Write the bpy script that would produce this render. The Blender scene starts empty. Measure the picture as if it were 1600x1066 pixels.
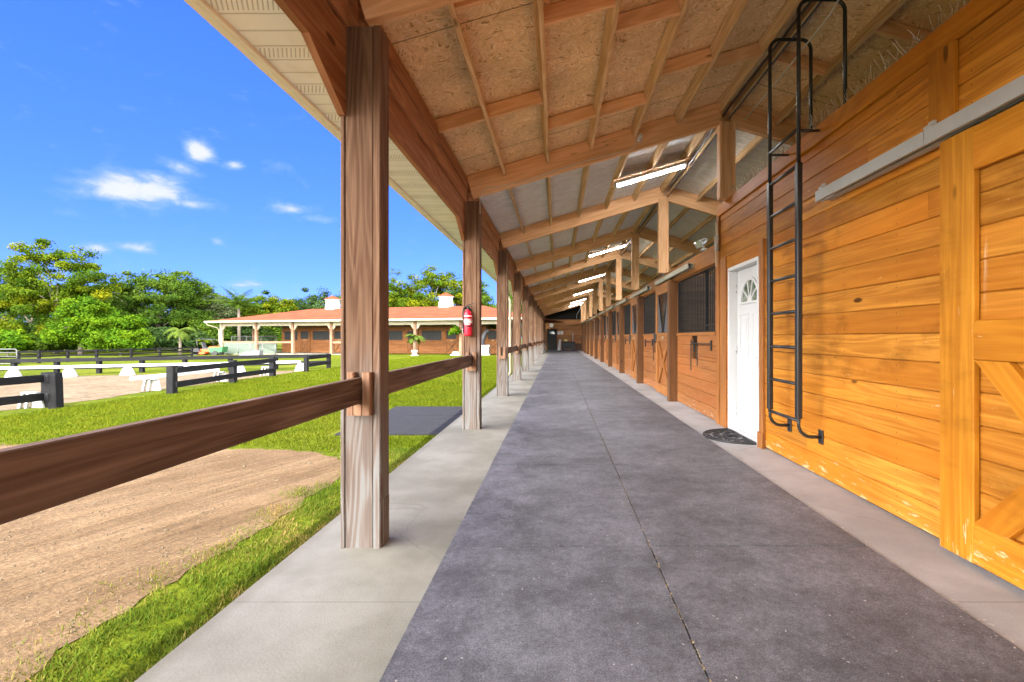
import bpy, math, random
import numpy as np
from mathutils import Vector, Matrix
random.seed(7); np.random.seed(7)
R = math.radians
SC = bpy.context.scene
COL = SC.collection
H = 1.22; F = 780.0; VX = 870.5; VY = 527.0

# ------------------------------------------------------------------ mesh building
class MB:
    def __init__(s):
        s.V = []; s.F = []; s.U = []; s.R = []; s.S = []; s.M = []
    def face(s, idx, uv, rnd, smooth=False, m=0):
        s.F.append(idx); s.U.extend(uv); s.R.append(rnd); s.S.append(smooth); s.M.append(m)
    def plank(s, p0, p1, w, t, up=(0, 0, 1), ch=.003, rnd=None, m=0):
        """bar from p0 to p1: w across 'up', t across the side; grain runs along it"""
        p0 = Vector(p0); p1 = Vector(p1); d = p1 - p0; L = d.length; d.normalize()
        up = Vector(up); sd = d.cross(up)
        if sd.length < 1e-6: sd = d.cross(Vector((1, 0, 0)))
        sd.normalize(); u = sd.cross(d)
        a, b = t / 2, w / 2; c = min(ch, a * .6, b * .6)
        prof = [(-a + c, -b), (a - c, -b), (a, -b + c), (a, b - c), (a - c, b), (-a + c, b), (-a, b - c), (-a, -b + c)]
        rnd = random.random() if rnd is None else rnd
        ou, ov = random.random() * 40, random.random() * 40
        n = len(s.V)
        for p in (p0, p1):
            for (x, y) in prof: s.V.append(tuple(p + sd * x + u * y))
        acc = 0
        for i in range(8):
            j = (i + 1) % 8
            e = math.hypot(prof[j][0] - prof[i][0], prof[j][1] - prof[i][1])
            s.face([n + j, n + i, n + 8 + i, n + 8 + j],
                   [(ou, ov + acc + e), (ou, ov + acc), (ou + L, ov + acc), (ou + L, ov + acc + e)], rnd, m=m)
            acc += e
        s.face([n + i for i in range(8)], [(ou + prof[i][0] * .3, ov + prof[i][1]) for i in range(8)], rnd, m=m)
        s.face([n + 8 + i for i in reversed(range(8))], [(ou + prof[i][0] * .3, ov + prof[i][1]) for i in reversed(range(8))], rnd, m=m)
    def bx(s, x0, x1, y0, y1, z0, z1, ch=.003, rnd=None, m=0):
        dx, dy, dz = x1 - x0, y1 - y0, z1 - z0
        cx, cy, cz = (x0 + x1) / 2, (y0 + y1) / 2, (z0 + z1) / 2
        if dx >= dy and dx >= dz: s.plank((x0, cy, cz), (x1, cy, cz), dz, dy, ch=ch, rnd=rnd, m=m)
        elif dy >= dz: s.plank((cx, y0, cz), (cx, y1, cz), dz, dx, ch=ch, rnd=rnd, m=m)
        else: s.plank((cx, cy, z0), (cx, cy, z1), dy, dx, up=(0, 1, 0), ch=ch, rnd=rnd, m=m)
    def prism(s, pts, vec, rnd=None, m=0):
        """closed polygon pts extruded by vec"""
        rnd = random.random() if rnd is None else rnd
        vec = Vector(vec); pts = [Vector(p) for p in pts]; n = len(s.V); k = len(pts)
        nrm = Vector((0, 0, 0))
        for i in range(k): nrm += pts[i].cross(pts[(i + 1) % k])
        if nrm.dot(vec) > 0: pts = pts[::-1]
        nn = nrm.normalized()
        e1 = (pts[1] - pts[0]).normalized(); best = 0
        for i in range(k):
            e = pts[(i + 1) % k] - pts[i]
            if e.length > best: best = e.length; e1 = e.normalized()
        e2 = nn.cross(e1)
        uv = [(p.dot(e1), p.dot(e2)) for p in pts]
        for p in pts: s.V.append(tuple(p))
        for p in pts: s.V.append(tuple(p + vec))
        s.face(list(range(n, n + k)), uv, rnd, m=m)
        s.face([n + k + i for i in reversed(range(k))], uv[::-1], rnd, m=m)
        acc = 0; h = vec.length
        for i in range(k):
            j = (i + 1) % k; e = (pts[j] - pts[i]).length
            s.face([n + j, n + i, n + k + i, n + k + j], [(acc + e, 0), (acc, 0), (acc, h), (acc + e, h)], rnd, m=m)
            acc += e
    def tube(s, pts, r, n=8, rnd=None, cap=True, m=0):
        pts = [Vector(p) for p in pts]; rr = r if isinstance(r, (list, tuple)) else [r] * len(pts)
        rnd = random.random() if rnd is None else rnd
        b = len(s.V); up = None; acc = 0
        for i, p in enumerate(pts):
            d = (pts[min(i + 1, len(pts) - 1)] - pts[max(i - 1, 0)]).normalized()
            if up is None:
                up = Vector((0, 0, 1)) if abs(d.z) < .9 else Vector((1, 0, 0))
            x = d.cross(up).normalized(); up = x.cross(d).normalized()
            for k in range(n):
                a = 2 * math.pi * k / n
                s.V.append(tuple(p + (x * math.cos(a) + up * math.sin(a)) * rr[i]))
        for i in range(len(pts) - 1):
            L = (pts[i + 1] - pts[i]).length
            for k in range(n):
                q = (k + 1) % n
                s.face([b + i * n + k, b + i * n + q, b + (i + 1) * n + q, b + (i + 1) * n + k],
                       [(acc, k / n * rr[i] * 6), (acc, (k + 1) / n * rr[i] * 6), (acc + L, (k + 1) / n * rr[i] * 6), (acc + L, k / n * rr[i] * 6)], rnd, True, m)
            acc += L
        if cap:
            s.face([b + k for k in reversed(range(n))], [(0, 0)] * n, rnd, m=m)
            e = b + (len(pts) - 1) * n
            s.face([e + k for k in range(n)], [(0, 0)] * n, rnd, m=m)
    def lathe(s, prof, c, n=16, rnd=.5, smooth=True, m=0):
        b = len(s.V)
        for (r, z) in prof:
            for k in range(n):
                a = 2 * math.pi * (k + .5) / n
                s.V.append((c[0] + r * math.cos(a), c[1] + r * math.sin(a), c[2] + z))
        for i in range(len(prof) - 1):
            for k in range(n):
                q = (k + 1) % n
                s.face([b + i * n + k, b + i * n + q, b + (i + 1) * n + q, b + (i + 1) * n + k],
                       [(k / n, prof[i][1]), ((k + 1) / n, prof[i][1]), ((k + 1) / n, prof[i + 1][1]), (k / n, prof[i + 1][1])], rnd, smooth, m)
        s.face([b + k for k in reversed(range(n))], [(0, 0)] * n, rnd, m=m)
        e = b + (len(prof) - 1) * n
        s.face([e + k for k in range(n)], [(0, 0)] * n, rnd, m=m)
    def quad(s, a, b, c, d, uv=None, rnd=.5, m=0):
        n = len(s.V); s.V += [tuple(a), tuple(b), tuple(c), tuple(d)]
        s.face([n, n + 1, n + 2, n + 3], uv or [(0, 0), (1, 0), (1, 1), (0, 1)], rnd, m=m)
    def mesh(s, name, mats):
        me = bpy.data.meshes.new(name)
        me.from_pydata(s.V, [], s.F)
        uv = me.uv_layers.new(name='UVMap')
        uv.data.foreach_set('uv', np.array(s.U, dtype=np.float32).ravel())
        at = me.attributes.new('rnd', 'FLOAT', 'FACE')
        at.data.foreach_set('value', np.array(s.R, dtype=np.float32))
        me.polygons.foreach_set('use_smooth', np.array(s.S, dtype=bool))
        if not isinstance(mats, (list, tuple)): mats = [mats]
        for q in mats: me.materials.append(q)
        if len(mats) > 1: me.polygons.foreach_set('material_index', np.array(s.M, dtype=np.int32))
        me.update()
        return me

def put(name, mesh, parent=None, loc=(0, 0, 0), rot=(0, 0, 0)):
    o = bpy.data.objects.new(name, mesh); COL.objects.link(o)
    o.location = loc; o.rotation_euler = rot
    if parent: o.parent = parent
    return o
def part(name, mb, mat, parent=None, loc=(0, 0, 0), rot=(0, 0, 0)):
    return put(name, mb.mesh(name, mat), parent, loc, rot)
def tag(o, label, cat, group=None):
    o['label'] = label; o['category'] = cat
    if group: o['group'] = group
    return o
def thing(name, label, cat, loc=(0, 0, 0), rotz=0, group=None):
    o = bpy.data.objects.new(name, None); COL.objects.link(o); o.empty_display_size = .2
    o.location = loc; o.rotation_euler = (0, 0, rotz)
    return tag(o, label, cat, group)
def struct(o, kind='structure'):
    o['kind'] = kind; return o
def dup(o, parent=None, loc=None, rotz=None, label=None):
    c = o.copy(); COL.objects.link(c)
    if parent is not None: c.parent = parent
    if loc is not None: c.location = loc
    if rotz is not None: c.rotation_euler = (0, 0, rotz)
    if label: c['label'] = label
    for ch in list(o.children): dup(ch, c)
    return c
ORD = ['first', 'second', 'third', 'fourth', 'fifth', 'sixth', 'seventh', 'eighth', 'ninth', 'tenth', 'eleventh', 'twelfth']

# ------------------------------------------------------------------ materials
class NT:
    def __init__(s, name):
        s.mat = bpy.data.materials.new(name); s.mat.use_nodes = True
        s.nt = s.mat.node_tree; s.nt.nodes.clear()
        s.out = s.nt.nodes.new('ShaderNodeOutputMaterial')
    def n(s, t, ins=None, **kw):
        x = s.nt.nodes.new('ShaderNode' + t)
        for k, v in kw.items(): setattr(x, k, v)
        for k, v in (ins or {}).items():
            sk = x.inputs[k]
            if isinstance(v, bpy.types.NodeSocket): s.nt.links.new(v, sk)
            else: sk.default_value = v
        return x
    def math(s, op, a, b=0.0, c=0.0, clamp=False):
        x = s.n('Math', {0: a, 1: b, 2: c}, operation=op, use_clamp=clamp); return x.outputs[0]
    def mul(s, a, b): return s.math('MULTIPLY', a, b)
    def add(s, a, b): return s.math('ADD', a, b)
    def ss(s, v, a, b, lo=0.0, hi=1.0):
        return s.n('MapRange', {0: v, 1: a, 2: b, 3: lo, 4: hi}, interpolation_type='SMOOTHSTEP').outputs[0]
    def mix(s, f, a, b, mode='MIX'):
        x = s.n('Mix', data_type='RGBA', blend_type=mode)
        for i, v in ((0, f), (6, a), (7, b)):
            if isinstance(v, bpy.types.NodeSocket): s.nt.links.new(v, x.inputs[i])
            else: x.inputs[i].default_value = v if i == 0 else (*v[:3], 1)
        return x.outputs[2]
    def noise(s, vec, scale=1.0, detail=3.0, rough=.5, dist=0.0):
        return s.n('TexNoise', {'Vector': vec, 'Scale': scale, 'Detail': detail, 'Roughness': rough, 'Distortion': dist}).outputs[0]
    def vscale(s, vec, k, off=None):
        x = s.n('VectorMath', {0: vec, 1: k}, operation='MULTIPLY').outputs[0]
        if off is not None: x = s.n('VectorMath', {0: x, 1: off}, operation='ADD').outputs[0]
        return x
    def uv(s): return s.n('UVMap', uv_map='UVMap').outputs[0]
    def obj(s): return s.n('TexCoord').outputs['Object']
    def geo(s): return s.n('NewGeometry').outputs['Position']
    def rnd(s): return s.n('Attribute', attribute_name='rnd').outputs['Fac']
    def orand(s): return s.n('ObjectInfo').outputs['Random']
    def bump(s, h, strength=.3, dist=.01):
        return s.n('Bump', {'Height': h, 'Strength': strength, 'Distance': dist}).outputs[0]
    def done(s, color, rough=.6, normal=None, metal=0.0, spec=.4, trans=None, **kw):
        b = s.n('BsdfPrincipled', {'Roughness': rough, 'Metallic': metal, 'Specular IOR Level': spec})
        for k, v in kw.items(): b.inputs[k].default_value = v
        if isinstance(color, bpy.types.NodeSocket): s.nt.links.new(color, b.inputs['Base Color'])
        else: b.inputs['Base Color'].default_value = (*color[:3], 1)
        if normal is not None: s.nt.links.new(normal, b.inputs['Normal'])
        sh = b.outputs[0]
        if trans:
            t = s.n('BsdfTranslucent'); 
            if isinstance(color, bpy.types.NodeSocket): s.nt.links.new(color, t.inputs[0])
            else: t.inputs[0].default_value = (*color[:3], 1)
            sh = s.n('MixShader', {0: trans, 1: sh, 2: t.outputs[0]}).outputs[0]
        s.nt.links.new(sh, s.out.inputs[0])
        return s.mat

def wood(name, dark, light, var=.3, rough=.55, ring=1.0, weather=None, flecks=None, knots=1.0, spec=.35, hue=None, rs=4.5, drips=0, nails=False, cracks=0):
    t = NT(name)
    uv = t.uv(); r = t.rnd(); orr = t.orand()
    seed = t.add(t.mul(r, 53.0), t.mul(orr, 91.0))
    off = t.n('CombineXYZ', {0: seed, 1: 0.0, 2: seed}).outputs[0]
    v1 = t.vscale(uv, (.5, rs, 0), off)
    n1 = t.noise(v1, 1.0, 2.0, .45)
    rings = t.math('SINE', t.mul(n1, 62.0 * ring)); rings = t.math('MULTIPLY_ADD', rings, .5, .5)
    rings = t.math('POWER', rings, 1.6)
    st = t.noise(t.vscale(uv, (2.5, 130, 0), off), 1.0, 3.0, .6)
    st2 = t.noise(t.vscale(uv, (.9, 17, 0), off), 1.0, 3.0, .55)
    fac = t.add(t.add(t.mul(rings, .34), t.mul(t.ss(st, .3, .7), .26)), t.mul(t.ss(st2, .3, .7), .4))
    col = t.mix(fac, dark, light)
    if hue: col = t.mix(t.ss(t.noise(t.vscale(uv, (.35, 1.5, 0), off), 1.0, 2.0), .35, .7), col, t.mix(.65, col, hue))
    rb = t.math('FRACT', t.add(t.mul(r, 7.31), t.mul(orr, 3.17)))
    val = t.math('MULTIPLY_ADD', rb, 2 * var, 1 - var)
    blot = t.math('MULTIPLY_ADD', t.noise(t.vscale(uv, (.8, 2.2, 0), off), 1.0, 3.0), .5, .75)
    val = t.mul(val, blot)
    cv = t.n('CombineColor', {0: val, 1: val, 2: val}).outputs[0]
    col = t.mix(1.0, col, cv, 'MULTIPLY')
    if knots:
        vo = t.n('TexVoronoi', {'Vector': t.vscale(uv, (1.5, 4.5, 0), off), 'Scale': 1.0, 'Randomness': 1.0})
        kd = t.mul(t.ss(vo.outputs['Distance'], .055, .12, 1, 0), t.ss(t.n('SeparateColor', {0: vo.outputs['Color']}).outputs[0], .62, .66))
        col = t.mix(t.mul(kd, .8 * knots), col, tuple(c * .28 for c in dark))
    ob = t.obj()
    z = t.n('SeparateXYZ', {0: ob}).outputs[2]
    if weather:   # (colour, z full, z none, strength): sun-greyed, worn timber
        wc, z0, z1, k = weather
        wz = t.add(z, t.mul(t.add(t.noise(t.vscale(uv, (.8, 6, 0), off), 1.0, 4.0), -.5), 1.6))
        m = t.mul(t.ss(wz, z0, z1, 1, 0), k)
        m = t.mul(m, t.math('MULTIPLY_ADD', t.ss(fac, .25, .7), .6, .4))
        col = t.mix(m, col, wc)
    if flecks:    # pale chips where the stain has worn off
        fc, z1, k = flecks
        fn = t.noise(t.vscale(uv, (5, 28, 0), off), 1.0, 5.0, .65)
        low = t.ss(z, 0.02, z1, 1, 0)
        m = t.mul(t.ss(t.add(fn, t.mul(low, .13)), .67, .75), k)
        col = t.mix(m, col, fc)
        fn2 = t.noise(t.vscale(uv, (2.0, 9, 0), off), 3.0, 6.0, .7)
        col = t.mix(t.mul(t.ss(fn2, .74, .80), .4), col, fc)
    if cracks:    # seasoning checks along the grain
        cn = t.noise(t.vscale(uv, (.35, 11, 0), off), 1.0, 1.0, .4)
        cm = t.noise(t.vscale(uv, (.9, 3, 0), off), 1.0, 2.0)
        ck = t.mul(t.ss(t.math('ABSOLUTE', t.add(cn, -.5)), .0015, .006, 1, 0), t.ss(cm, .50, .60))
        col = t.mix(t.mul(ck, cracks), col, tuple(c * .22 for c in dark))
    if nails:     # nail heads, two to a board at every stud
        s3 = t.n('SeparateXYZ', {0: ob})
        ny = t.mul(t.add(t.math('FRACT', t.mul(s3.outputs[1], 1 / .61)), -.5), .61)
        nz = t.mul(t.add(t.math('ABSOLUTE', t.add(t.math('FRACT', t.mul(t.add(s3.outputs[2], -.015), 1 / .1755)), -.5)), -.28), .1755)
        nd = t.math('SQRT', t.add(t.mul(ny, ny), t.mul(nz, nz)))
        col = t.mix(t.mul(t.ss(nd, .0035, .006, 1, 0), .75), col, (.05, .03, .02))
    if drips:     # pale runs, scuffs and grime
        dn = t.noise(t.vscale(ob, (11, 11, .8)), 1.0, 4.0, .6); dm = t.noise(ob, .9, 3.0)
        col = t.mix(t.mul(t.mul(t.ss(dn, .69, .76), t.ss(dm, .48, .6)), drips), col, (.66, .52, .34))
        gn = t.noise(t.vscale(ob, (1.2, 1.2, 2.2)), 1.3, 6.0, .68)
        col = t.mix(t.mul(t.ss(gn, .52, .78), .55), col, tuple(c * .42 for c in dark))
        sc = t.noise(t.vscale(ob, (26, 26, 90)), 1.0, 3.0, .6)
        col = t.mix(t.mul(t.ss(sc, .73, .78), .45), col, (.60, .46, .30))
    h = t.add(t.mul(fac, .6), t.mul(st, .5))
    return t.done(col, rough, t.bump(h, .22, .004), spec=spec)

def plain(name, c, rough=.5, metal=0.0, var=.12, sc=6.0, bump=.05, spec=.4):
    t = NT(name)
    n = t.noise(t.obj(), sc, 5.0, .6)
    v = t.math('MULTIPLY_ADD', n, 2 * var, 1 - var)
    col = t.mix(1.0, c, t.n('CombineColor', {0: v, 1: v, 2: v}).outputs[0], 'MULTIPLY')
    rg = t.math('MULTIPLY_ADD', t.noise(t.obj(), sc * 3, 3.0), .3, rough - .15)
    return t.done(col, rg, t.bump(n, bump, .01), metal=metal, spec=spec)

M = {}
M['wall'] = wood('stained_wall_boards', (.285, .098, .009), (.585, .255, .036), var=.22, rough=.55, spec=.12, hue=(.43, .13, .008), flecks=((.72, .55, .33), .34, .55), rs=7, drips=.55, knots=1.4, nails=True)
M['wall_trim'] = wood('stained_trim_boards', (.34, .12, .008), (.58, .25, .022), var=.12, rough=.55, spec=.12, hue=(.44, .14, .008), flecks=((.72, .55, .33), .35, .6), drips=.3)
M['stall'] = wood('stained_stall_boards', (0.1944, 0.0684, 0.01728), (0.36, 0.1548, 0.0468), var=.16, rough=.5, spec=.2, hue=(0.288, 0.09, 0.0216), flecks=((0.5184, 0.4032, 0.3024), .5, .6), rs=7)
M['stall_trim'] = wood('stained_stall_trim', (0.2304, 0.0828, 0.01872), (0.36, 0.1512, 0.04032), var=.1, rough=.5, spec=.2)
M['stall_post'] = wood('dark_stall_post', (0.088, 0.033, 0.00792), (0.1584, 0.066, 0.0176), var=.1, rough=.55)
M['post'] = wood('weathered_post_timber', (.078, .036, .019), (.225, .134, .083), var=.15, rough=.8, ring=1.15, cracks=.9, weather=((.205, .208, .200), .25, 1.35, .95), spec=.12, rs=6)
M['beam'] = wood('roof_beam_timber', (.62, .33, .15), (.88, .56, .31), var=.13, rough=.7, spec=.15, cracks=.5)
M['purlin'] = wood('roof_purlin_timber', (.46, .28, .125), (.78, .54, .30), var=.15, rough=.75, spec=.12)
M['rail'] = wood('dark_brown_rail', (.078, .048, .034), (.27, .185, .14), var=.1, rough=.8, knots=.5, spec=.08, rs=10, ring=.8, cracks=.3)
M['bracket'] = wood('rail_bracket_timber', (.17, .08, .04), (.34, .19, .11), var=.12, rough=.75, cracks=.8)
M['endwall'] = wood('end_wall_boards', (.30, .12, .035), (.50, .24, .085), var=.2, rough=.6)
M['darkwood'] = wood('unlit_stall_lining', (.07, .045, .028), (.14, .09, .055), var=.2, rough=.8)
M['blackfence'] = wood('black_fence_paint', (.005, .005, .0055), (.013, .0132, .014), var=.25, rough=.7, knots=0, spec=.15)
M['farwood'] = wood('far_stable_boards', (.16, .062, .022), (.30, .13, .05), var=.15, rough=.7, spec=.1)
M['farpost'] = wood('far_stable_post', (0.154, 0.077, 0.042), (0.266, 0.154, 0.091), var=.15, rough=.7)
M['bark'] = wood('tree_bark', (.10, .08, .06), (.24, .20, .16), var=.2, rough=.9, knots=0)
M['white'] = plain('white_paint', (0.578, 0.578, 0.5708), .4, var=.04, sc=3)
M['whiteworn'] = plain('white_plastic_worn', (.36, .355, .335), .5, var=.15, sc=5)
M['cream'] = plain('cream_paint', (0.35, 0.308, 0.217), .5, var=.08, sc=3)
M['blackmetal'] = plain('black_painted_steel', (.018, .017, .016), .38, var=.3, sc=20, spec=.5)
M['galv'] = plain('galvanised_steel', (.50, .53, .52), .45, .55, var=.12, sc=9)
M['galvdull'] = plain('dull_galvanised_steel', (.42, .41, .34), .55, .3, var=.15, sc=9)
M['yoke'] = plain('grey_yoke_panel', (.10, .105, .11), .5, .2, var=.15, sc=9)
M['red'] = plain('red_enamel', (.62, .012, .035), .28, var=.05, sc=4)
M['paper'] = plain('paper', (.80, .78, .74), .7, var=.04, sc=12)
M['chrome'] = plain('bright_metal', (.6, .6, .6), .3, .9, var=.1)
M['blackplastic'] = plain('black_plastic', (.02, .02, .022), .45, var=.2)
M['cable'] = plain('pale_cable', (.62, .56, .46), .6, var=.1)
M['orange'] = plain('orange_machine_paint', (.62, .085, .018), .4, var=.1)
M['green'] = plain('green_machine_paint', (0.03, 0.132, 0.048), .45, var=.1)
M['greenboard'] = plain('pale_green_board', (.075, .10, .075), .6, var=.1)
M['tarp'] = plain('grey_tarp', (.12, .13, .14), .6, var=.3, sc=4)
M['creambright'] = plain('bright_cream_trim', (.88, .82, .66), .5, var=.1, sc=3)
M['grey'] = plain('grey_stone', (.04, .042, .048), .6, var=.2)
M['spike'] = plain('spike_wire', (.50, .44, .34), .5, .4, var=.2)
M['dirtybrown'] = plain('brown_chest', (.09, .04, .02), .6, var=.2)
M['paleyellow'] = plain('pale_yellow_cloth', (.6, .5, .2), .8, var=.1)
M['darkdoor'] = plain('dark_green_door', (.016, .022, .015), .5, var=.2)
M['cupolabody'] = plain('cupola_white', (0.468, 0.462, 0.45), .5, var=.05)

def mk_glass():
    t = NT('window_glass')
    n = t.noise(t.obj(), 9.0, 3.0)
    col = t.mix(t.ss(n, .35, .65), (.05, .08, .05), (.22, .26, .2))
    return t.done(col, .06, spec=.8)
M['glass'] = mk_glass()
def mk_dark():
    t = NT('dark_interior'); return t.done((.012, .012, .011), .6)
M['dark'] = mk_dark()
def mk_lamp():
    t = NT('fluorescent_tube')
    e = t.n('Emission', {'Color': (1, .985, 1, 1), 'Strength': 24.0})
    t.nt.links.new(e.outputs[0], t.out.inputs[0]); return t.mat
M['lamp'] = mk_lamp()

def mk_osb():
    t = NT('osb_roof_sheathing')
    p = t.obj(); p = t.vscale(p, (1, 1, 0))
    warp = t.n('TexNoise', {'Vector': p, 'Scale': 2.6, 'Detail': 2.0}).outputs['Color']
    w = t.n('VectorMath', {0: warp, 1: (-.5, -.5, -.5)}, operation='ADD').outputs[0]
    p2 = t.n('VectorMath', {0: p, 1: t.vscale(w, (.55, .55, 0))}, operation='ADD').outputs[0]
    fs = []
    for a, sx, sy in ((.5, 16, 85), (2.0, 14, 78), (1.2, 22, 110)):
        m = t.n('Mapping', {'Vector': p2, 'Rotation': (0, 0, a), 'Scale': (1, 1, 1)})
        q = t.vscale(m.outputs[0], (sx, sy, 1))
        v = t.n('TexVoronoi', {'Vector': q, 'Scale': 1.0, 'Randomness': 1.0})
        fs.append((t.n('SeparateColor', {0: v.outputs['Color']}).outputs[0], v.outputs['Distance']))
    pick = t.ss(t.noise(p, 14.0, 2.0), .45, .55)
    f = t.n('Mix', {0: pick, 2: fs[0][0], 3: fs[1][0]}).outputs[0]
    f = t.n('Mix', {0: t.ss(t.noise(p, 20.0, 2.0), .5, .6), 2: f, 3: fs[2][0]}).outputs[0]
    col = t.mix(f, (.72, .46, .22), (.93, .68, .37))
    col = t.mix(t.ss(f, .86, .95), col, (.94, .76, .52))
    col = t.mix(t.mul(t.ss(f, .10, .03), .7), col, (.30, .14, .055))
    yy = t.n('SeparateXYZ', {0: p}).outputs[1]
    col = t.mix(t.mul(t.ss(t.math('ABSOLUTE', t.add(t.math('FRACT', t.mul(yy, 1 / 2.44)), -.5)), .0035, .0012), .8), col, (.10, .05, .02))
    col = t.mix(t.mul(t.ss(t.noise(p, 2.3, 5.0, .7), .58, .75), .45), col, (.36, .19, .08))
    big = t.math('MULTIPLY_ADD', t.noise(p, 1.7, 4.0), .7, .62)
    col = t.mix(1.0, col, t.n('CombineColor', {0: big, 1: big, 2: big}).outputs[0], 'MULTIPLY')
    return t.done(col, .75, t.bump(f, .25, .004), spec=.15)
M['osb'] = mk_osb()

def mk_insul():
    t = NT('foil_roof_insulation')
    p = t.obj()
    q = t.vscale(p, (6, 40, 1))
    w = t.noise(q, 1.0, 4.0, .6, 1.2)
    b = t.noise(p, 2.2, 5.0, .65)
    col = t.mix(t.ss(w, .35, .65), (.66, .64, .61), (.95, .94, .93))
    col = t.mix(t.mul(t.ss(b, .45, .75), .6), col, (.66, .60, .52))
    return t.done(col, .62, t.bump(w, .9, .03), spec=.25)
M['insul'] = mk_insul()
M['header'] = wood('dark_header_boards', (.24, .095, .04), (.46, .22, .105), var=.12, rough=.75, spec=.12, cracks=.5)
M['pen'] = plain('weathered_pen_steel', (.11, .115, .11), .6, .2, var=.2)
M['outmat'] = plain('outdoor_rubber', (.022, .022, .024), .8, var=.35, sc=7, bump=.3, spec=.15)
M['bars'] = plain('black_grille_bar', (.010, .010, .010), .55, var=.3, sc=20, spec=.25)
M['farglass'] = plain('dark_stall_opening', (.012, .014, .012), .4, var=.4, sc=2, spec=.2)

def mk_mat():
    t = NT('rubber_floor_mat')
    p = t.geo()
    big = t.noise(p, .9, 6.0, .62)
    mid = t.noise(p, 5.0, 5.0, .65)
    fine = t.noise(p, 160.0, 2.0, .6)
    speck = t.noise(p, 60.0, 1.0)
    x = t.n('SeparateXYZ', {0: p}).outputs[0]
    r = t.rnd()
    f = t.add(t.mul(t.ss(big, .3, .72), .6), t.mul(t.ss(mid, .3, .7), .4))
    col = t.mix(f, (.058, .057, .064), (.190, .190, .214))
    v = t.math('MULTIPLY_ADD', t.ss(fine, .25, .75), .75, .62)
    v = t.mul(v, t.math('MULTIPLY_ADD', t.ss(t.noise(p, 34.0, 5.0, .75), .3, .7), .5, .75))
    v = t.mul(v, t.math('MULTIPLY_ADD', r, .14, .93))
    col = t.mix(1.0, col, t.n('CombineColor', {0: v, 1: v, 2: v}).outputs[0], 'MULTIPLY')
    col = t.mix(t.mul(t.ss(speck, .74, .79), .8), col, (.42, .40, .37))
    vor = t.n('TexVoronoi', {'Vector': p, 'Scale': 16.0, 'Randomness': 1.0})
    sp = t.mul(t.ss(vor.outputs['Distance'], .05, .08, 1, 0), t.ss(t.n('SeparateColor', {0: vor.outputs['Color']}).outputs[0], .86, .88))
    col = t.mix(t.mul(sp, .75), col, (.5, .45, .38))
    return t.done(col, .62, t.bump(fine, .5, .003), spec=.35)
M['mat'] = mk_mat()

def mk_concrete():
    t = NT('aisle_concrete')
    p = t.geo(); x = t.n('SeparateXYZ', {0: p}).outputs[0]
    big = t.noise(p, 1.1, 6.0, .62); fine = t.noise(p, 90.0, 3.0, .6); mid = t.noise(p, 7.0, 5.0, .6)
    col = t.mix(t.ss(big, .3, .7), (.165, .156, .122), (.27, .258, .218))
    col = t.mix(t.mul(t.ss(mid, .5, .8), .45), col, (.19, .17, .14))
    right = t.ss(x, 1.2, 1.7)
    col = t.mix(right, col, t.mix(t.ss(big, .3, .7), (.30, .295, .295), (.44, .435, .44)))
    edge = t.ss(t.add(x, t.mul(mid, .10)), -1.44, -1.36, 1, 0)
    col = t.mix(t.mul(edge, .35), col, (.13, .11, .07))
    v = t.math('MULTIPLY_ADD', fine, .3, .85)
    col = t.mix(1.0, col, t.n('CombineColor', {0: v, 1: v, 2: v}).outputs[0], 'MULTIPLY')
    cr = t.n('TexVoronoi', {'Vector': t.n('VectorMath', {0: p, 1: t.vscale(t.n('TexNoise', {'Vector': p, 'Scale': 3.0, 'Detail': 4.0}).outputs['Color'], (.35, .35, 0))}, operation='ADD').outputs[0], 'Scale': .42}, feature='DISTANCE_TO_EDGE')
    jt = t.math('ABSOLUTE', t.add(t.math('FRACT', t.math('MULTIPLY_ADD', t.n('SeparateXYZ', {0: p}).outputs[1], 1 / 2.25, .478)), -.5))
    col = t.mix(t.mul(t.ss(jt, .0008, .0022, 1, 0), .5), col, (.09, .08, .06))
    col = t.mix(t.mul(t.ss(cr.outputs['Distance'], .0008, .003, 1, 0), .22), col, (.09, .08, .06))
    return t.done(col, .75, t.bump(t.add(fine, mid), .25, .004), spec=.25)
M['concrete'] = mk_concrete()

def mk_lawn():
    t = NT('lawn_ground')
    p = t.geo()
    a = t.noise(p, .35, 5.0, .6); b = t.noise(p, 2.6, 5.0, .65); c = t.noise(p, 22.0, 4.0, .7)
    col = t.mix(t.ss(b, .3, .7), (.042, .060, .003), (.072, .090, .005))
    col = t.mix(t.mul(t.ss(a, .45, .7), .6), col, (.13, .128, .016))
    v = t.math('MULTIPLY_ADD', t.ss(c, .25, .75), .9, .5)
    col = t.mix(1.0, col, t.n('CombineColor', {0: v, 1: v, 2: v}).outputs[0], 'MULTIPLY')
    return t.done(col, .9, t.bump(c, .8, .03), spec=.03)
M['lawn'] = mk_lawn()

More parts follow.
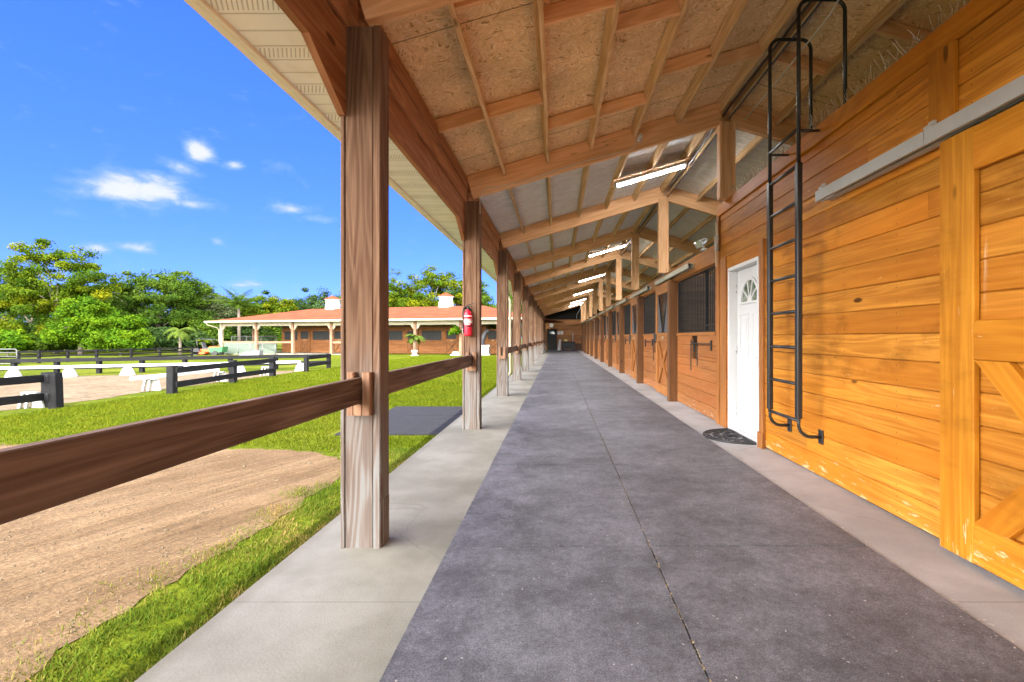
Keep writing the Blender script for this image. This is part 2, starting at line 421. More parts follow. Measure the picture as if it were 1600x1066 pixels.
def mk_dirt():
    t = NT('packed_dirt_road')
    p = t.geo()
    m = t.n('Mapping', {'Vector': p, 'Rotation': (0, 0, R(24))})
    tr = t.noise(t.vscale(m.outputs[0], (3.2, .35, 1)), 1.0, 5.0, .6)
    b = t.noise(p, 1.6, 6.0, .65); c = t.noise(p, 45.0, 4.0, .7)
    f = t.add(t.mul(t.ss(tr, .3, .7), .55), t.mul(t.ss(b, .3, .7), .45))
    col = t.mix(f, (.086, .053, .026), (.156, .102, .056))
    v = t.math('MULTIPLY_ADD', t.ss(c, .3, .7), .48, .76)
    d2 = t.noise(t.vscale(m.outputs[0], (14, 1.2, 1)), 1.0, 4.0, .7)
    v = t.mul(v, t.math('MULTIPLY_ADD', t.ss(d2, .35, .65), .3, .82))
    col = t.mix(1.0, col, t.n('CombineColor', {0: v, 1: v, 2: v}).outputs[0], 'MULTIPLY')
    st = t.n('TexVoronoi', {'Vector': p, 'Scale': 26.0}); sf = t.mul(t.ss(st.outputs['Distance'], .18, .26, 1, 0), t.ss(t.n('SeparateColor', {0: st.outputs['Color']}).outputs[0], .8, .85))
    col = t.mix(t.mul(sf, .5), col, (.18, .14, .09))
    return t.done(col, .9, t.bump(t.add(t.mul(c, .35), t.add(t.add(tr, d2), b)), .75, .05), spec=.1)
M['dirt'] = mk_dirt()

def mk_sand():
    t = NT('arena_sand')
    p = t.geo()
    b = t.noise(p, 1.2, 6.0, .6); c = t.noise(p, 6.5, 4.0, .7)
    col = t.mix(t.ss(b, .3, .7), (.092, .067, .039), (.130, .098, .062))
    v = t.math('MULTIPLY_ADD', t.ss(c, .3, .6), .5, .68)
    col = t.mix(1.0, col, t.n('CombineColor', {0: v, 1: v, 2: v}).outputs[0], 'MULTIPLY')
    return t.done(col, .9, t.bump(c, .8, .06), spec=.1)
M['sand'] = mk_sand()

def mk_leaf(name, cols, trans=.35):
    t = NT(name)
    r = t.rnd()
    cr = t.n('ValToRGB', {0: r}); e = cr.color_ramp.elements
    e[0].position = 0; e[0].color = (*cols[0], 1); e[1].position = 1; e[1].color = (*cols[-1], 1)
    for i, c in enumerate(cols[1:-1]):
        q = e.new((i + 1) / (len(cols) - 1)); q.color = (*c, 1)
    return t.done(cr.outputs[0], .75, spec=.05, trans=trans)
M['leaf_yellow'] = mk_leaf('yellow_green_leaves', [(.018, .046, .003), (.045, .085, .004), (.085, .120, .004), (.165, .155, .003)])
M['leaf_bright'] = mk_leaf('bright_green_leaves', [(.022, .065, .003), (.055, .120, .004), (.105, .165, .004)])
M['leaf_mid'] = mk_leaf('mid_green_leaves', [(.018, .044, .005), (.042, .082, .007), (.085, .130, .010)])
M['leaf_dark'] = mk_leaf('dark_green_leaves', [(.016, .036, .010), (.030, .060, .014), (.058, .095, .020)])
M['leaf_grey'] = mk_leaf('grey_green_leaves', [(.05, .07, .03), (.09, .115, .045), (.14, .16, .07)])
M['palm'] = mk_leaf('palm_fronds', [(.035, .065, .010), (.07, .11, .015), (.11, .145, .02)])
M['blade'] = mk_leaf('grass_blades', [(.040, .080, .008), (.075, .120, .010), (.115, .145, .014), (.20, .165, .04), (.30, .19, .075)], .3)
M['blade_lawn'] = mk_leaf('lawn_blades', [(.052, .080, .003), (.080, .110, .004), (.112, .128, .005), (.15, .138, .016)], .3)

def mk_roof_tile():
    t = NT('orange_metal_roof')
    p = t.obj(); x = t.n('SeparateXYZ', {0: p}).outputs[0]
    rib = t.math('MULTIPLY_ADD', t.math('SINE', t.mul(x, 2 * math.pi / .3)), .5, .5)
    n = t.noise(p, 1.2, 4.0)
    col = t.mix(t.ss(n, .3, .7), (.105, .028, .0105), (.138, .042, .016))
    return t.done(col, .8, t.bump(t.math('POWER', rib, 4.0), .5, .03), spec=.12)
M['roof'] = mk_roof_tile()
def mk_soffit():
    t = NT('vented_cream_soffit')
    p = t.obj(); s = t.n('SeparateXYZ', {0: p})
    # panels 0.40 m long along the eave: two plain pans and one perforated strip with slanted slots
    y = s.outputs[1]; x = s.outputs[0]
    fy = t.math('FRACT', t.mul(y, 1 / .405))
    seam = t.math('FRACT', t.mul(y, 3 / .405))
    sl = t.ss(t.math('ABSOLUTE', t.add(seam, -.5)), .44, .49)
    slot = t.ss(t.math('SINE', t.mul(t.add(x, t.mul(y, .5)), 260.0)), .35, .75)
    slot = t.mul(slot, t.mul(t.ss(fy, .70, .72), t.ss(fy, .93, .95, 1, 0)))
    col = t.mix(t.mul(slot, .6), (.95, .945, .90), (.34, .31, .25))
    col = t.mix(t.mul(sl, .45), col, (.3, .25, .16))
    col = t.mix(t.mul(t.ss(t.noise(p, 4.0, 4.0), .5, .75), .25), col, (.5, .44, .3))
    return t.done(col, .5, t.bump(t.mul(sl, -1.0), .6, .01), spec=.3)
M['soffit'] = mk_soffit()
# ------------------------------------------------------------------ exposure and light levels
SUN_E = 2.0; SKY_S = .10; EXPO = 2.75
SKY_TINT = (.125, .235, .66)
CLOUD = (1.35, 1.42, 1.5); CLOUD_THIN = (.75, 1.05, 1.5)
BANK = (-.05, .42); FILL_BANKC = (26.0, 25.3, 24.6)
SKY_LOW = (.095, .155, .52)
# ------------------------------------------------------------------ ground and paths
SLAB = -.10
def gz(x): return -.10 if x > -9 else (-.28 if x < -30 else -.10 - .18 * (-9 - x) / 21)
def sheet(name, xs, ys, dz, mat):
    mb = MB(); n = len(ys)
    for x in xs:
        for y in ys: mb.V.append((x, y, gz(x) + dz))
    for i in range(len(xs) - 1):
        for j in range(n - 1):
            mb.face([i * n + j, (i + 1) * n + j, (i + 1) * n + j + 1, i * n + j + 1], [(0, 0)] * 4, .5)
    return struct(part(name, mb, mat))
sheet('lawn', [-900, -200, -60, -30, -9, -2, 60, 300, 900], [-300, -20, 0, 20, 60, 150, 1200], 0, M['lawn'])

def blob_sheet(name, pts, dz, mat):
    mb = MB(); mb.V = [(x, y, gz(x) + dz) for x, y in pts]
    mb.face(list(range(len(pts))), [(0, 0)] * len(pts), .5)
    return struct(part(name, mb, mat))
def jag(pts, step, amp, seed):
    rnd = random.Random(seed); out = []
    for i in range(len(pts)):
        a = Vector(pts[i]); b = Vector(pts[(i + 1) % len(pts)]); L = (b - a).length
        k = max(1, int(L / step)); nrm = Vector((-(b - a).y, (b - a).x)).normalized()
        for j in range(k):
            w = amp * (math.sin(j * .37 + seed) * .5 + rnd.uniform(-.6, .6)) if j else 0
            q = a + (b - a) * j / k + nrm * w; out.append((q.x, q.y))
    return out
blob_sheet('dirt_road', jag([(-2.16, -9), (-2.06, 3.0), (-2.0, 4.4), (-2.25, 5.3), (-2.9, 5.75), (-4.4, 5.95), (-8.9, 6.25), (-8.9, -9)], .10, .06, 3), .006, M['dirt'])
ar = jag([(-10.0, -8), (-9.95, 9.6), (-9.75, 10.6), (-9.95, 12.2), (-9.9, 20.0), (-14, 18.75), (-20, 16.9), (-29.9, 13.9), (-29.9, -8)], .15, .07, 5)
blob_sheet('arena_sand', [(min(max(x, -29.95), -9.1), y) for x, y in ar], .006, M['sand'])

# concrete aisle slab
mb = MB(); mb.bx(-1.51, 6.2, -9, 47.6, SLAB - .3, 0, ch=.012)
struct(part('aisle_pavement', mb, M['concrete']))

# rubber mats: two columns, cut to meet at a seam
def mk_matmesh(w, seed):
    mb = MB(); g = .005; gy = .008
    mb.prism([(-w / 2 + g, gy, .002), (w / 2 - g, gy, .002), (w / 2 - g, 1.83 - gy, .002), (-w / 2 + g, 1.83 - gy, .002)], (0, 0, .012), rnd=seed)
    return mb.mesh('rubber_mat', M['mat'])
seamx = lambda k: .534
rows = range(-3, 24)
cnt = 0
for c, (x0, x1, side) in enumerate(((-.63, .534, 'post-side'), (.534, 1.796, 'stall-side'))):
    meshes = [mk_matmesh(x1 - x0, random.random()) for _ in range(6)]
    for r in rows:
        y = 2.88 + 1.83 * r + (.0 if c == 0 else .006)
        if y > 46.2: continue
        o = put('rubber_mat', random.choice(meshes), None, ((x0 + x1) / 2 + random.uniform(-.002, .002), y, 0), (0, 0, random.uniform(-.001, .001)))
        k = r + 1   # rows counted from the one nearest the viewer
        if k < 0: lab = "black rubber aisle mat lying at the viewer's feet or behind, %s column" % side
        elif k < 9: lab = '%s row of worn black rubber aisle mats from the viewer, %s column' % (ORD[k].capitalize(), side)
        else: lab = 'black rubber mat far down the aisle, %s column, seams blurred together' % side
        tag(o, lab, 'floor mat', 'rubber mats covering the aisle')
        if y + 1.83 < 1.2: pass

for (y0, y1, lab) in ((6.68, 8.28, 'black rubber mat on the grass beside the slab, nearer of the pair'), (8.30, 9.35, 'black rubber mat on the grass beside the slab, farther of the pair')):
    mb = MB(); mb.prism([(-2.98 + (y1 - 8) * .02, y0, -.096), (-1.55, y0 + .03, -.096), (-1.55, y1, -.096), (-3.02, y1 + .02, -.096)], (0, 0, .018))
    tag(part('rubber_mat', mb, M['outmat']), lab, 'floor mat', 'rubber mats on the grass')

# ------------------------------------------------------------------ main stable barn
S = 3.72; Y0 = 2.884
PY = lambda i: Y0 + S * i
YA, YB = -8.3, 47.2
XR = 2.24                                             # ridge
deckz = lambda x: 3.51 + .294 * (x + .73) if x <= XR else 3.51 + .294 * (XR + .73) - .294 * (x - XR)
barn = thing('stable_barn', 'long open-sided timber stable barn with orange stained stall fronts and heavy posts', 'stable', (0, 0, 0))

# outer posts: a core with a side board on each face
def post_mesh():
    mb = MB(); h = 3.02
    mb.plank((-.104, .075, 0), (-.104, .075, h), .150, .022, up=(0, 1, 0), ch=.004)
    mb.plank((-.010, .078, 0), (-.010, .078, h), .144, .162, up=(0, 1, 0), ch=.006)
    mb.plank((.095, .075, 0), (.095, .075, h), .154, .040, up=(0, 1, 0), ch=.005)
    mb.plank((.1165, .095, .0), (.1165, .095, .27), .10, .004, up=(0, 1, 0), ch=.001)
    return mb.mesh('post', M['post'])
pm = [post_mesh() for _ in range(4)]
NP = 13
for i in range(-3, NP):
    put('post', pm[i % 4], barn, (-1.137, PY(i), 0))
# slotted brackets for the slip rails
def bracket_mesh():
    mb = MB()
    mb.bx(-.058, -.020, -.05, 0, .775, 1.02, ch=.006)
    mb.bx(.026, .075, -.05, 0, .775, 1.02, ch=.006)
    mb.bx(-.020, .026, -.05, 0, .775, .838, ch=.003)
    return mb.mesh('rail_bracket', M['bracket'])
bm_ = bracket_mesh()
for i in range(-2, NP):
    put('rail_bracket', bm_, barn, (-1.137, PY(i), 0))
    if i != 1: put('rail_bracket', bm_, barn, (-1.137, PY(i) + .150, 0), (0, 0, 0)).location.y = PY(i) + .2045
# header boards between posts with a haunch at each post
def header(yc0, yc1):
    mb = MB(); x0, x1 = -1.262, -1.222; zb = 2.72; zt = 3.335
    L = yc1 - yc0
    pts = [(x0, 0, zt), (x0, 0, 2.50), (x0, .09, 2.50), (x0, .50, zb), (x0, L - .50, zb), (x0, L - .09, 2.50), (x0, L, 2.50), (x0, L, zt)]
    mb.prism([Vector(p) for p in pts], (x1 - x0, 0, 0))
    mb.bx(x1 + .001, x1 + .030, .11, L - .11, 3.00, 3.165, ch=.006)
    mb.bx(x1 + .001, x1 + .044, .11, L - .11, 3.172, 3.315, ch=.006)
    return mb
hd = header(0, S).mesh('header_beam', M['header'])
for i in range(-3, NP - 1): put('header_beam', hd, barn, (0, PY(i) + .075, 0))
# rafters (left slope, right slope), doubled boards
rl, rr = MB(), MB()
dz = .30
def raft(mb, xa, xb):
    nx = Vector((-.294 if xb <= XR + .01 else .294, 0, 1)).normalized()
    for o in (-.021, .021):
        a = Vector((xa, o, deckz(xa) - .006)) - nx * dz / 2; b = Vector((xb, o, deckz(min(xb, XR) if xb <= XR + .01 else xb) - .006)) - nx * dz / 2
        mb.plank(a, b, dz, .040, up=nx, ch=.004)
raft(rl, -1.205, XR - .003); raft(rr, XR + .003, 6.15)
ml = [rl.mesh('rafter', M['beam'])]
for _ in range(2):
    q = MB(); raft(q, -1.205, XR - .003); ml.append(q.mesh('rafter', M['beam']))
mr = rr.mesh('rafter', M['beam'])
for i in range(-3, NP):
    put('rafter', ml[i % 3], barn, (0, PY(i) + .075, 0)); put('rafter', mr, barn, (0, PY(i) + .075, 0))
# purlins
for k in range(6):
    x = -.73 + .575 * k; mb = MB(); nx = Vector((-.294, 0, 1)).normalized()
    y = YA
    while y < YB:
        y2 = min(YB, y + S * 2); c = Vector((x, 0, deckz(x) - .008)) - nx * .07
        mb.plank(c + Vector((0, y, 0)), c + Vector((0, y2 - .004, 0)), .14, .04, up=nx, ch=.004); y = y2
    part('purlin', mb, M['purlin'], barn)
for k in range(7):
    x = 2.37 + .575 * k; mb = MB(); nx = Vector((.294, 0, 1)).normalized(); y = YA
    while y < YB:
        y2 = min(YB, y + S * 2); c = Vector((x, 0, deckz(x) - .008)) - nx * .07
        mb.plank(c + Vector((0, y, 0)), c + Vector((0, y2 - .004, 0)), .14, .04, up=nx, ch=.004); y = y2
    part('purlin', mb, M['purlin'], barn)
# blocking between purlins in the near bays
for (k, y) in ((-1, 4.93), (0, 4.94), (1, 5.62), (1, 3.74), (2, 5.67), (2, 4.1), (3, 5.1), (4, 5.3), (3, 3.5), (0, 3.3), (4, 3.6), (-1, .9), (0, 1.4), (1, .7), (2, 1.5), (3, 1.0), (4, 1.7)):
    xa = -.73 + .575 * k + .022; xb = xa + .575 - .044
    if k == -1: xa = -1.2
    mb = MB(); nx = Vector((-.294, 0, 1)).normalized()
    mb.plank(Vector((xa, y, deckz(xa) - .01)) - nx * .065, Vector((xb, y, deckz(xb) - .01)) - nx * .065, .13, .04, up=nx, ch=.004)
    part('blocking', mb, M['beam'], barn)
for (k, y) in ((0, 5.4), (1, 4.6), (2, 5.2)):
    xa = 2.37 + .575 * k + .022; xb = xa + .53; mb = MB(); nx = Vector((.294, 0, 1)).normalized()
    mb.plank(Vector((xa, y, deckz(xa) - .01)) - nx * .065, Vector((xb, y, deckz(xb) - .01)) - nx * .065, .13, .04, up=nx, ch=.004)
    part('blocking', mb, M['beam'], barn)
# roof skin: sheathing near, foil insulation beyond, metal on top
def skin(name, xa, xb, ya, yb, off, th, mat):
    mb = MB()
    mb.prism([(xa, ya, deckz(xa) + off), (xb, ya, deckz(xb) + off), (xb, ya, deckz(xb) + off + th), (xa, ya, deckz(xa) + off + th)], (0, yb - ya, 0))
    return part(name, mb, mat, barn)
ysplit = PY(1) + .075
XE, XF = -1.66, 6.22
for nm, ya, yb, mt in (('roof_sheathing', YA, ysplit, M['osb']), ('roof_insulation', ysplit + .001, YB, M['insul'])):
    skin(nm, XE, XR, ya, yb, 0, .02, mt); skin(nm, XR + .0005, XF, ya, yb, 0, .02, mt)
skin('roof', XE - .06, XR, YA - .1, YB + .1, .024, .03, M['roof']); skin('roof', XR + .0005, XF + .06, YA - .1, YB + .1, .024, .03, M['roof'])
mb = MB(); mb.bx(-1.645, -1.264, YA, YB, 2.795, 2.81, ch=.001); part('soffit', mb, M['soffit'], barn)
mb = MB(); mb.bx(-1.668, -1.647, YA, YB, 2.775, deckz(XE) + .01, ch=.003); part('fascia', mb, M['creambright'], barn)
mb = MB()
prof = [(-1.670, 2.93), (-1.670, 2.80), (-1.695, 2.785), (-1.735, 2.785), (-1.765, 2.85), (-1.775, 2.93), (-1.768, 2.93), (-1.758, 2.855), (-1.732, 2.792), (-1.697, 2.792), (-1.677, 2.805), (-1.677, 2.93)]
mb.prism([(x, YA, z) for x, z in prof], (0, YB - YA, 0)); part('gutter', mb, M['creambright'], barn)
mb = MB(); mb.tube([(-1.71, 16.6, 2.80), (-1.70, 16.6, 2.70), (-1.56, 16.6, 2.45), (-1.555, 16.6, .05), (-1.62, 16.6, -.06)], .045, 10); part('downspout', mb, M['cream'], barn)
# inner roof posts in the stall line
def roof_post(h):
    ip = MB()
    for dx, w, t_ in ((-.084, .13, .036), (.0, .136, .126), (.086, .13, .04)):
        ip.plank((dx, 0, 0), (dx, 0, h), w, t_, up=(0, 1, 0), ch=.004)
    return ip.mesh('roof_post', M['beam'])
rp_short, rp_long = roof_post(deckz(2.2) - .29 - 3.062), roof_post(deckz(2.2) - .29 - 2.552)
for i in range(1, NP):
    put('roof_post', rp_short if i == 1 else rp_long, barn, (2.26 if i == 1 else 2.205, PY(i) + .075, 3.062 if i == 1 else 2.552))

# -------- boarded walls
WX = 2.28
def cladding(mb, fixed, u0, u1, z0, z1, bh, holes=(), axis='y', th=.022, front=-1, gap=.0025, ch=.007, seg=(2.4, 4.8)):
    """horizontal boards on the plane x=fixed (axis y) or y=fixed (axis x); front: side the boards stand proud to"""
    z = z0
    while z < z1 - 1e-4:
        zt = min(z + bh, z1)
        cuts = sorted({z, zt} | {h for r in holes for h in (r[2], r[3]) if z + .01 < h < zt - .01})
        rb = random.random()
        for a, b in zip(cuts, cuts[1:]):
            sp = [(u0, u1)]
            for (h0, h1, hz0, hz1) in holes:
                if hz0 < b - .005 and hz1 > a + .005:
                    sp = [q for (s0, s1) in sp for q in ((s0, min(s1, h0)), (max(s0, h1), s1)) if q[1] - q[0] > .01]
            for (s0, s1) in sp:
                u = s0
                while u < s1 - 1e-4:
                    e = u + random.uniform(*seg)
                    if s1 - e < .7: e = s1
                    c = fixed + front * -th / 2
                    if axis == 'y': mb.plank((c, u + .001, (a + b) / 2), (c, e - .001, (a + b) / 2), b - a - gap, th, ch=ch)
                    else: mb.plank((u + .001, c, (a + b) / 2), (e - .001, c, (a + b) / 2), b - a - gap, th, ch=ch)
                    u = e
        z = zt
TW = 7.06; TZ = 3.06
DR = (5.60, 6.60, 0.0, 2.118)
mb = MB(); cladding(mb, WX, YA, TW, .015, TZ - .15, .1755, [DR], seg=(3.2, 6.5)); part('wall_boards', mb, M['wall'], barn)
mb = MB(); mb.bx(WX + .024, WX + .05, YA, DR[0], 0, TZ - .02); mb.bx(WX + .024, WX + .05, DR[1], TW, 0, TZ - .02); mb.bx(WX + .0245, WX + .0505, DR[0], DR[1], DR[3], TZ - .02); part('wall_backing', mb, M['darkwood'], barn)
mb = MB(); mb.bx(WX - .022, WX + .10, YA, TW, TZ - .15, TZ, ch=.006); part('wall_cap', mb, M['wall_trim'], barn)
mb = MB(); mb.bx(WX - .030, WX - .001, 2.83, 3.03, 2.46, TZ - .152, ch=.005); part('wall_batten', mb, M['wall_trim'], barn)
mb = MB(); mb.bx(WX - .026, WX + .06, TW - .085, TW + .02, 0, TZ - .152, ch=.006); part('corner_board', mb, M['stall_trim'], barn)
mb = MB(); mb.bx(WX - .020, WX - .001, 6.70, 6.93, 0, 2.30, ch=.004); part('door_side_board', mb, M['stall_trim'], barn)
mb = MB(); mb.bx(WX - .035, WX - .001, 5.46, 5.55, 0, 2.30, ch=.004); mb.bx(WX - .050, WX - .036, 5.44, 5.57, 0, .17, ch=.004); part('door_side_board', mb, M['stall_trim'], barn)
# white entry door, set back in a white jamb
door = bpy.data.objects.new('entry_door', None); COL.objects.link(door); door.parent = barn; door.location = (WX + .085, 6.1, 0)
mb = MB()
mb.bx(-.11, .05, -.50, -.455, 0, 2.085, ch=.004); mb.bx(-.11, .05, .455, .50, 0, 2.085, ch=.004); mb.bx(-.11, .05, -.50, .50, 2.086, 2.13, ch=.004); mb.bx(-.07, .05, -.452, .452, 0, .025, ch=.004)
part('door_frame', mb, M['white'], door)
mb = MB(); mb.bx(0, .04, -.45, .45, .03, 2.08, ch=.003)
for (y0, y1) in ((-.36, -.06), (.06, .36)):
    for (z0, z1) in ((.22, .82), (.98, 1.52)):
        for a, b, c, d in ((y0, y1, z0, z0 + .022), (y0, y1, z1 - .022, z1), (y0, y0 + .022, z0 + .023, z1 - .023), (y1 - .022, y1, z0 + .023, z1 - .023)):
            mb.bx(-.010, -.0005, a, b, c, d, ch=.004)
        mb.bx(-.007, -.0005, y0 + .06, y1 - .06, z0 + .06, z1 - .06, ch=.006)
part('door_leaf', mb, M['white'], door)
def fan(mb, r0, r1, x0, x1, zc, n=12):
    pts = [(x0, r1 * math.cos(math.pi * i / n), zc + r1 * math.sin(math.pi * i / n)) for i in range(n + 1)]
    if r0 > 0: pts += [(x0, r0 * math.cos(math.pi * i / n), zc + r0 * math.sin(math.pi * i / n)) for i in reversed(range(n + 1))]
    mb.prism([Vector(p) for p in pts], (x1 - x0, 0, 0))
mb = MB(); fan(mb, 0, .27, -.004, -.0008, 1.66); part('fan_window', mb, M['glass'], door)
mb = MB(); fan(mb, .262, .30, -.020, -.0045, 1.66); fan(mb, .0, .07, -.016, -.0048, 1.66)
for a in (36, 72, 108, 144):
    c, s_ = math.cos(R(a)), math.sin(R(a)); mb.plank((-.011, .07 * c, 1.66 + .07 * s_), (-.011, .268 * c, 1.66 + .268 * s_), .022, .012)
mb.bx(-.021, -.0047, -.30, .30, 1.632, 1.662)
part('fan_glazing_bars', mb, M['white'], door)
mb = MB(); mb.tube([(-.001, -.39, .98), (-.05, -.39, .98), (-.052, -.29, .98)], .010, 8); mb.lathe([(.0, 0), (.03, 0), (.03, .006), (0, .006)], (-.006, -.39, .98), 10); part('handle', mb, M['chrome'], door)
mb = MB()
for z in (.25, 1.05, 1.85): mb.tube([(-.012, .452, z - .05), (-.012, .452, z + .05)], .008, 8)
part('hinge', mb, M['chrome'], door)

# big sliding barn door on its track
sd = bpy.data.objects.new('sliding_door', None); COL.objects.link(sd); sd.parent = barn; sd.location = (2.20, 0, 0)
mb = MB(); dy1, dy0 = 2.86, -.10
cladding(mb, .03, dy0 + .1, dy1 - .05, .05, 2.3, .1755, seg=(3.5, 5)); part('door_boards', mb, M['wall'], sd)
def bar(mb, y0, y1, z0, z1, x0=-.012, x1=.026): mb.bx(x0, x1, y0, y1, z0, z1, ch=.006)
for ys in (dy1 - .235, dy0):
    mb = MB(); bar(mb, ys, ys + .235, .03, 2.33); part('door_stile', mb, M['wall_trim'], sd)
for z0, z1 in ((2.10, 2.33), (1.10, 1.31), (.03, .24)):
    mb = MB(); bar(mb, dy0 + .237, dy1 - .237, z0, z1); part('door_rail', mb, M['wall_trim'], sd)
mb = MB(); bar(mb, 1.38, 1.60, .242, 1.098); part('door_stile', mb, M['wall_trim'], sd)
for ya, yb in ((1.602, dy1 - .237), (dy0 + .237, 1.378)):
    for k, (za, zb) in enumerate(((.242, 1.098), (1.098, .242))):
        x = -.010 + .004 * k; w = .20; mbx = MB()
        mbx.prism([(x, yb, za), (x, yb - w, za), (x, ya, zb), (x, ya + w, zb)], (.034 - .004 * k, 0, 0)); part('door_brace', mbx, M['wall_trim'], sd)
def track(mb, y0, y1, z, x=2.185):
    pr = [(-.035, -.04), (-.035, .045), (.03, .045), (.03, -.04), (.012, -.04), (.012, -.034), (.024, -.034), (.024, .038), (-.029, .038), (-.029, -.034), (-.014, -.034), (-.014, -.04)]
    mb.prism([(x + a, y0, z + b) for a, b in pr], (0, y1 - y0, 0))
mb = MB(); track(mb, -.4, 2.93, 2.385); track(mb, 2.935, 4.16, 2.385)
mb.bx(2.222, 2.258, -.4, 4.1, 2.345, 2.43, ch=.003)
for y in (.6, 2.9, 4.08): mb.bx(2.15, 2.256, y - .03, y + .03, 2.431, 2.45, ch=.003); mb.bx(2.17, 2.19, y - .02, y + .02, 2.45, 2.475, ch=.003)
part('door_track', mb, M['galv'], barn)

# -------- stall fronts
SZ = 2.55; ND = 10
pk = [(7.14, 9.45)] + [(11.05 + S * k, 13.17 + S * k) for k in range(ND - 1)] + [(11.05 + S * (ND - 1), 46.6)]
holes = []
for k in range(ND):
    a, b = pk[k]; holes.append((a + .06, b - .05, 1.30, 2.26))
    holes.append((9.62 + S * k, 10.98 + S * k, .0, 2.30))
    fy = (a + b) / 2 if k == 0 else a + .55
    holes.append((fy - .17, fy + .17, .86, 1.10))
a, b = pk[ND]
for k in range(ND + 1):
    u0 = TW + .022 if k == 0 else 9.45 + S * k - S + .15 - .07; u1 = 9.45 + S * k + .08 if k < ND else YB - .2
    mb = MB(); cladding(mb, WX, u0, u1, .012, SZ - .27, .18, holes, seg=(6, 9)); part('stall_boards', mb, M['stall'], barn)
mb = MB(); y = TW + .022
while y < YB - .2:
    e = min(y + 4.8, YB - .2); mb.bx(WX - .025, WX + .05, y, e - .003, SZ - .268, SZ, ch=.006); y = e
part('stall_top_beam', mb, M['stall_trim'], barn)
sill = MB(); grl = MB()
def grille_mesh(L):
    g = MB(); n = int(L / .088)
    for i in range(n + 1): g.tube([(0, i * L / n, 0), (0, i * L / n, .96)], 0.0062, 6, cap=False)
    for z in (.012, .948): g.bx(-.016, .016, 0, L, z - .012, z + .012)
    for y in (.012, L - .012, L * .20): g.bx(-.017, .017, y - .014, y + .014, .025, .935)
    g.bx(-.02, -.018 + .012, .0, L * .2, .09, .11)
    return g.mesh('grille', M['bars'])
gm0, gm1 = grille_mesh(2.31 - .11), grille_mesh(2.12 - .11)
sp = MB(); sp.plank((0, .075, 0), (0, .075, SZ - .27), .15, .17, up=(0, 1, 0), ch=.006); spm = sp.mesh('stall_post', M['stall_post'])
# one sliding stall door, then copies
def stall_door():
    o = bpy.data.objects.new('stall_door', None); COL.objects.link(o); o.parent = barn
    W = 1.42
    m = MB(); cladding(m, .028, .06, W - .06, .05, 1.28, .18, seg=(3, 4)); part('door_boards', m, M['stall'], o)
    m = MB()
    for y0, y1, z0, z1 in ((0, .15, .04, 2.33), (W - .15, W, .04, 2.33), (.152, W - .152, 2.12, 2.33), (.152, W - .152, 1.13, 1.31), (.152, W - .152, .04, .24)):
        m.bx(-.012, .027, y0, y1, z0, z1, ch=.005)
    part('door_frame', m, M['stall_trim'], o)
    for k, (za, zb) in enumerate(((.242, 1.128), (1.128, .242))):
        m = MB(); y0, y1 = .152, W - .152
        m.prism([(-.009 + .004 * k, y0, za), (-.009 + .004 * k, y0 + .13, za), (-.009 + .004 * k, y1, zb), (-.009 + .004 * k, y1 - .13, zb)], (.034 - .004 * k, 0, 0)); part('door_brace', m, M['stall_trim'], o)
    m = MB(); m.prism([(.010, .152, 2.118), (.010, .30, 2.118), (.010, .66, 1.32), (.010, .152, 1.32)], (.012, 0, 0)); m.prism([(.010, W - .152, 2.118), (.010, W - .30, 2.118), (.010, W - .66, 1.32), (.010, W - .152, 1.32)], (.012, 0, 0))
    yk = part('yoke', m, M['yoke'], o)
    m = MB(); m.tube([(.0, .31, 2.116), (.0, .68, 1.325), (.0, W - .68, 1.325), (.0, W - .31, 2.116)], .014, 8); part('yoke_bar', m, M['blackmetal'], o)
    m = MB(); m.bx(-.045, -.0125, W - .12, W - .03, 1.15, 1.28, ch=.01); m.tube([(-.03, W - .06, 1.30), (-.06, W - .06, 1.26), (-.06, W - .06, 1.15), (-.03, W - .06, 1.10)], .012, 6); m.tube([(-.03, W - .14, 1.12), (-.05, W - .02, 1.12), (-.05, W + .06, 1.12)], .010, 6); part('latch', m, M['blackmetal'], o)
    m = MB(); m.bx(-.016, -.0125, .60, .76, 1.18, 1.235, ch=.001); part('nameplate', m, M['cream'], o)
    m = MB(); m.bx(-.05, .02, .0, .09, .0, .04, ch=.005); part('floor_guide', m, M['blackmetal'], o)
    return o
sd0 = stall_door()
def blanket_bar(L):
    m = MB(); m.tube([(-.02, 0, 1.12), (-.075, .02, 1.12), (-.075, L - .02, 1.12), (-.02, L, 1.12)], .010, 6)
    m.bx(-.03, -.001, -.012, .012, 1.02, 1.17); m.bx(-.03, -.001, L - .012, L + .012, .98, 1.17)
    return m.mesh('blanket_bar', M['blackmetal'])
bb = blanket_bar(.92)
def hatch_mesh():
    m = MB(); m.bx(.03, .20, -.17, -.16, .86, 1.10); m.bx(.03, .20, .16, .17, .86, 1.10); m.bx(.03, .20, -.16, .16, .85, .86)
    return m.mesh('feed_hatch_lining', M['stall_post'])
hm = hatch_mesh()
hfr = MB()
for a, b, c, d in ((-.20, .20, 1.10, 1.125), (-.20, -.18, .75, 1.10), (.18, .20, .66, 1.18)): hfr.bx(-.014, -.001, a, b, c, d)
hfm = hfr.mesh('feed_hatch_frame', M['blackmetal'])
hdl = MB(); hdl.lathe([(.0, .0), (.10, .0), (.13, .10), (.12, .10), (.09, .01), (0, .01)], (.17, 0, .865), 12); hdm = hdl.mesh('feed_pan', M['whiteworn'])
tr = MB(); track(tr, -1.35, 1.45, 0, 0); tr.bx(.037, .073, -1.35, 1.4, -.035, .035); trm = tr.mesh('stall_door_track', M['galvdull'])
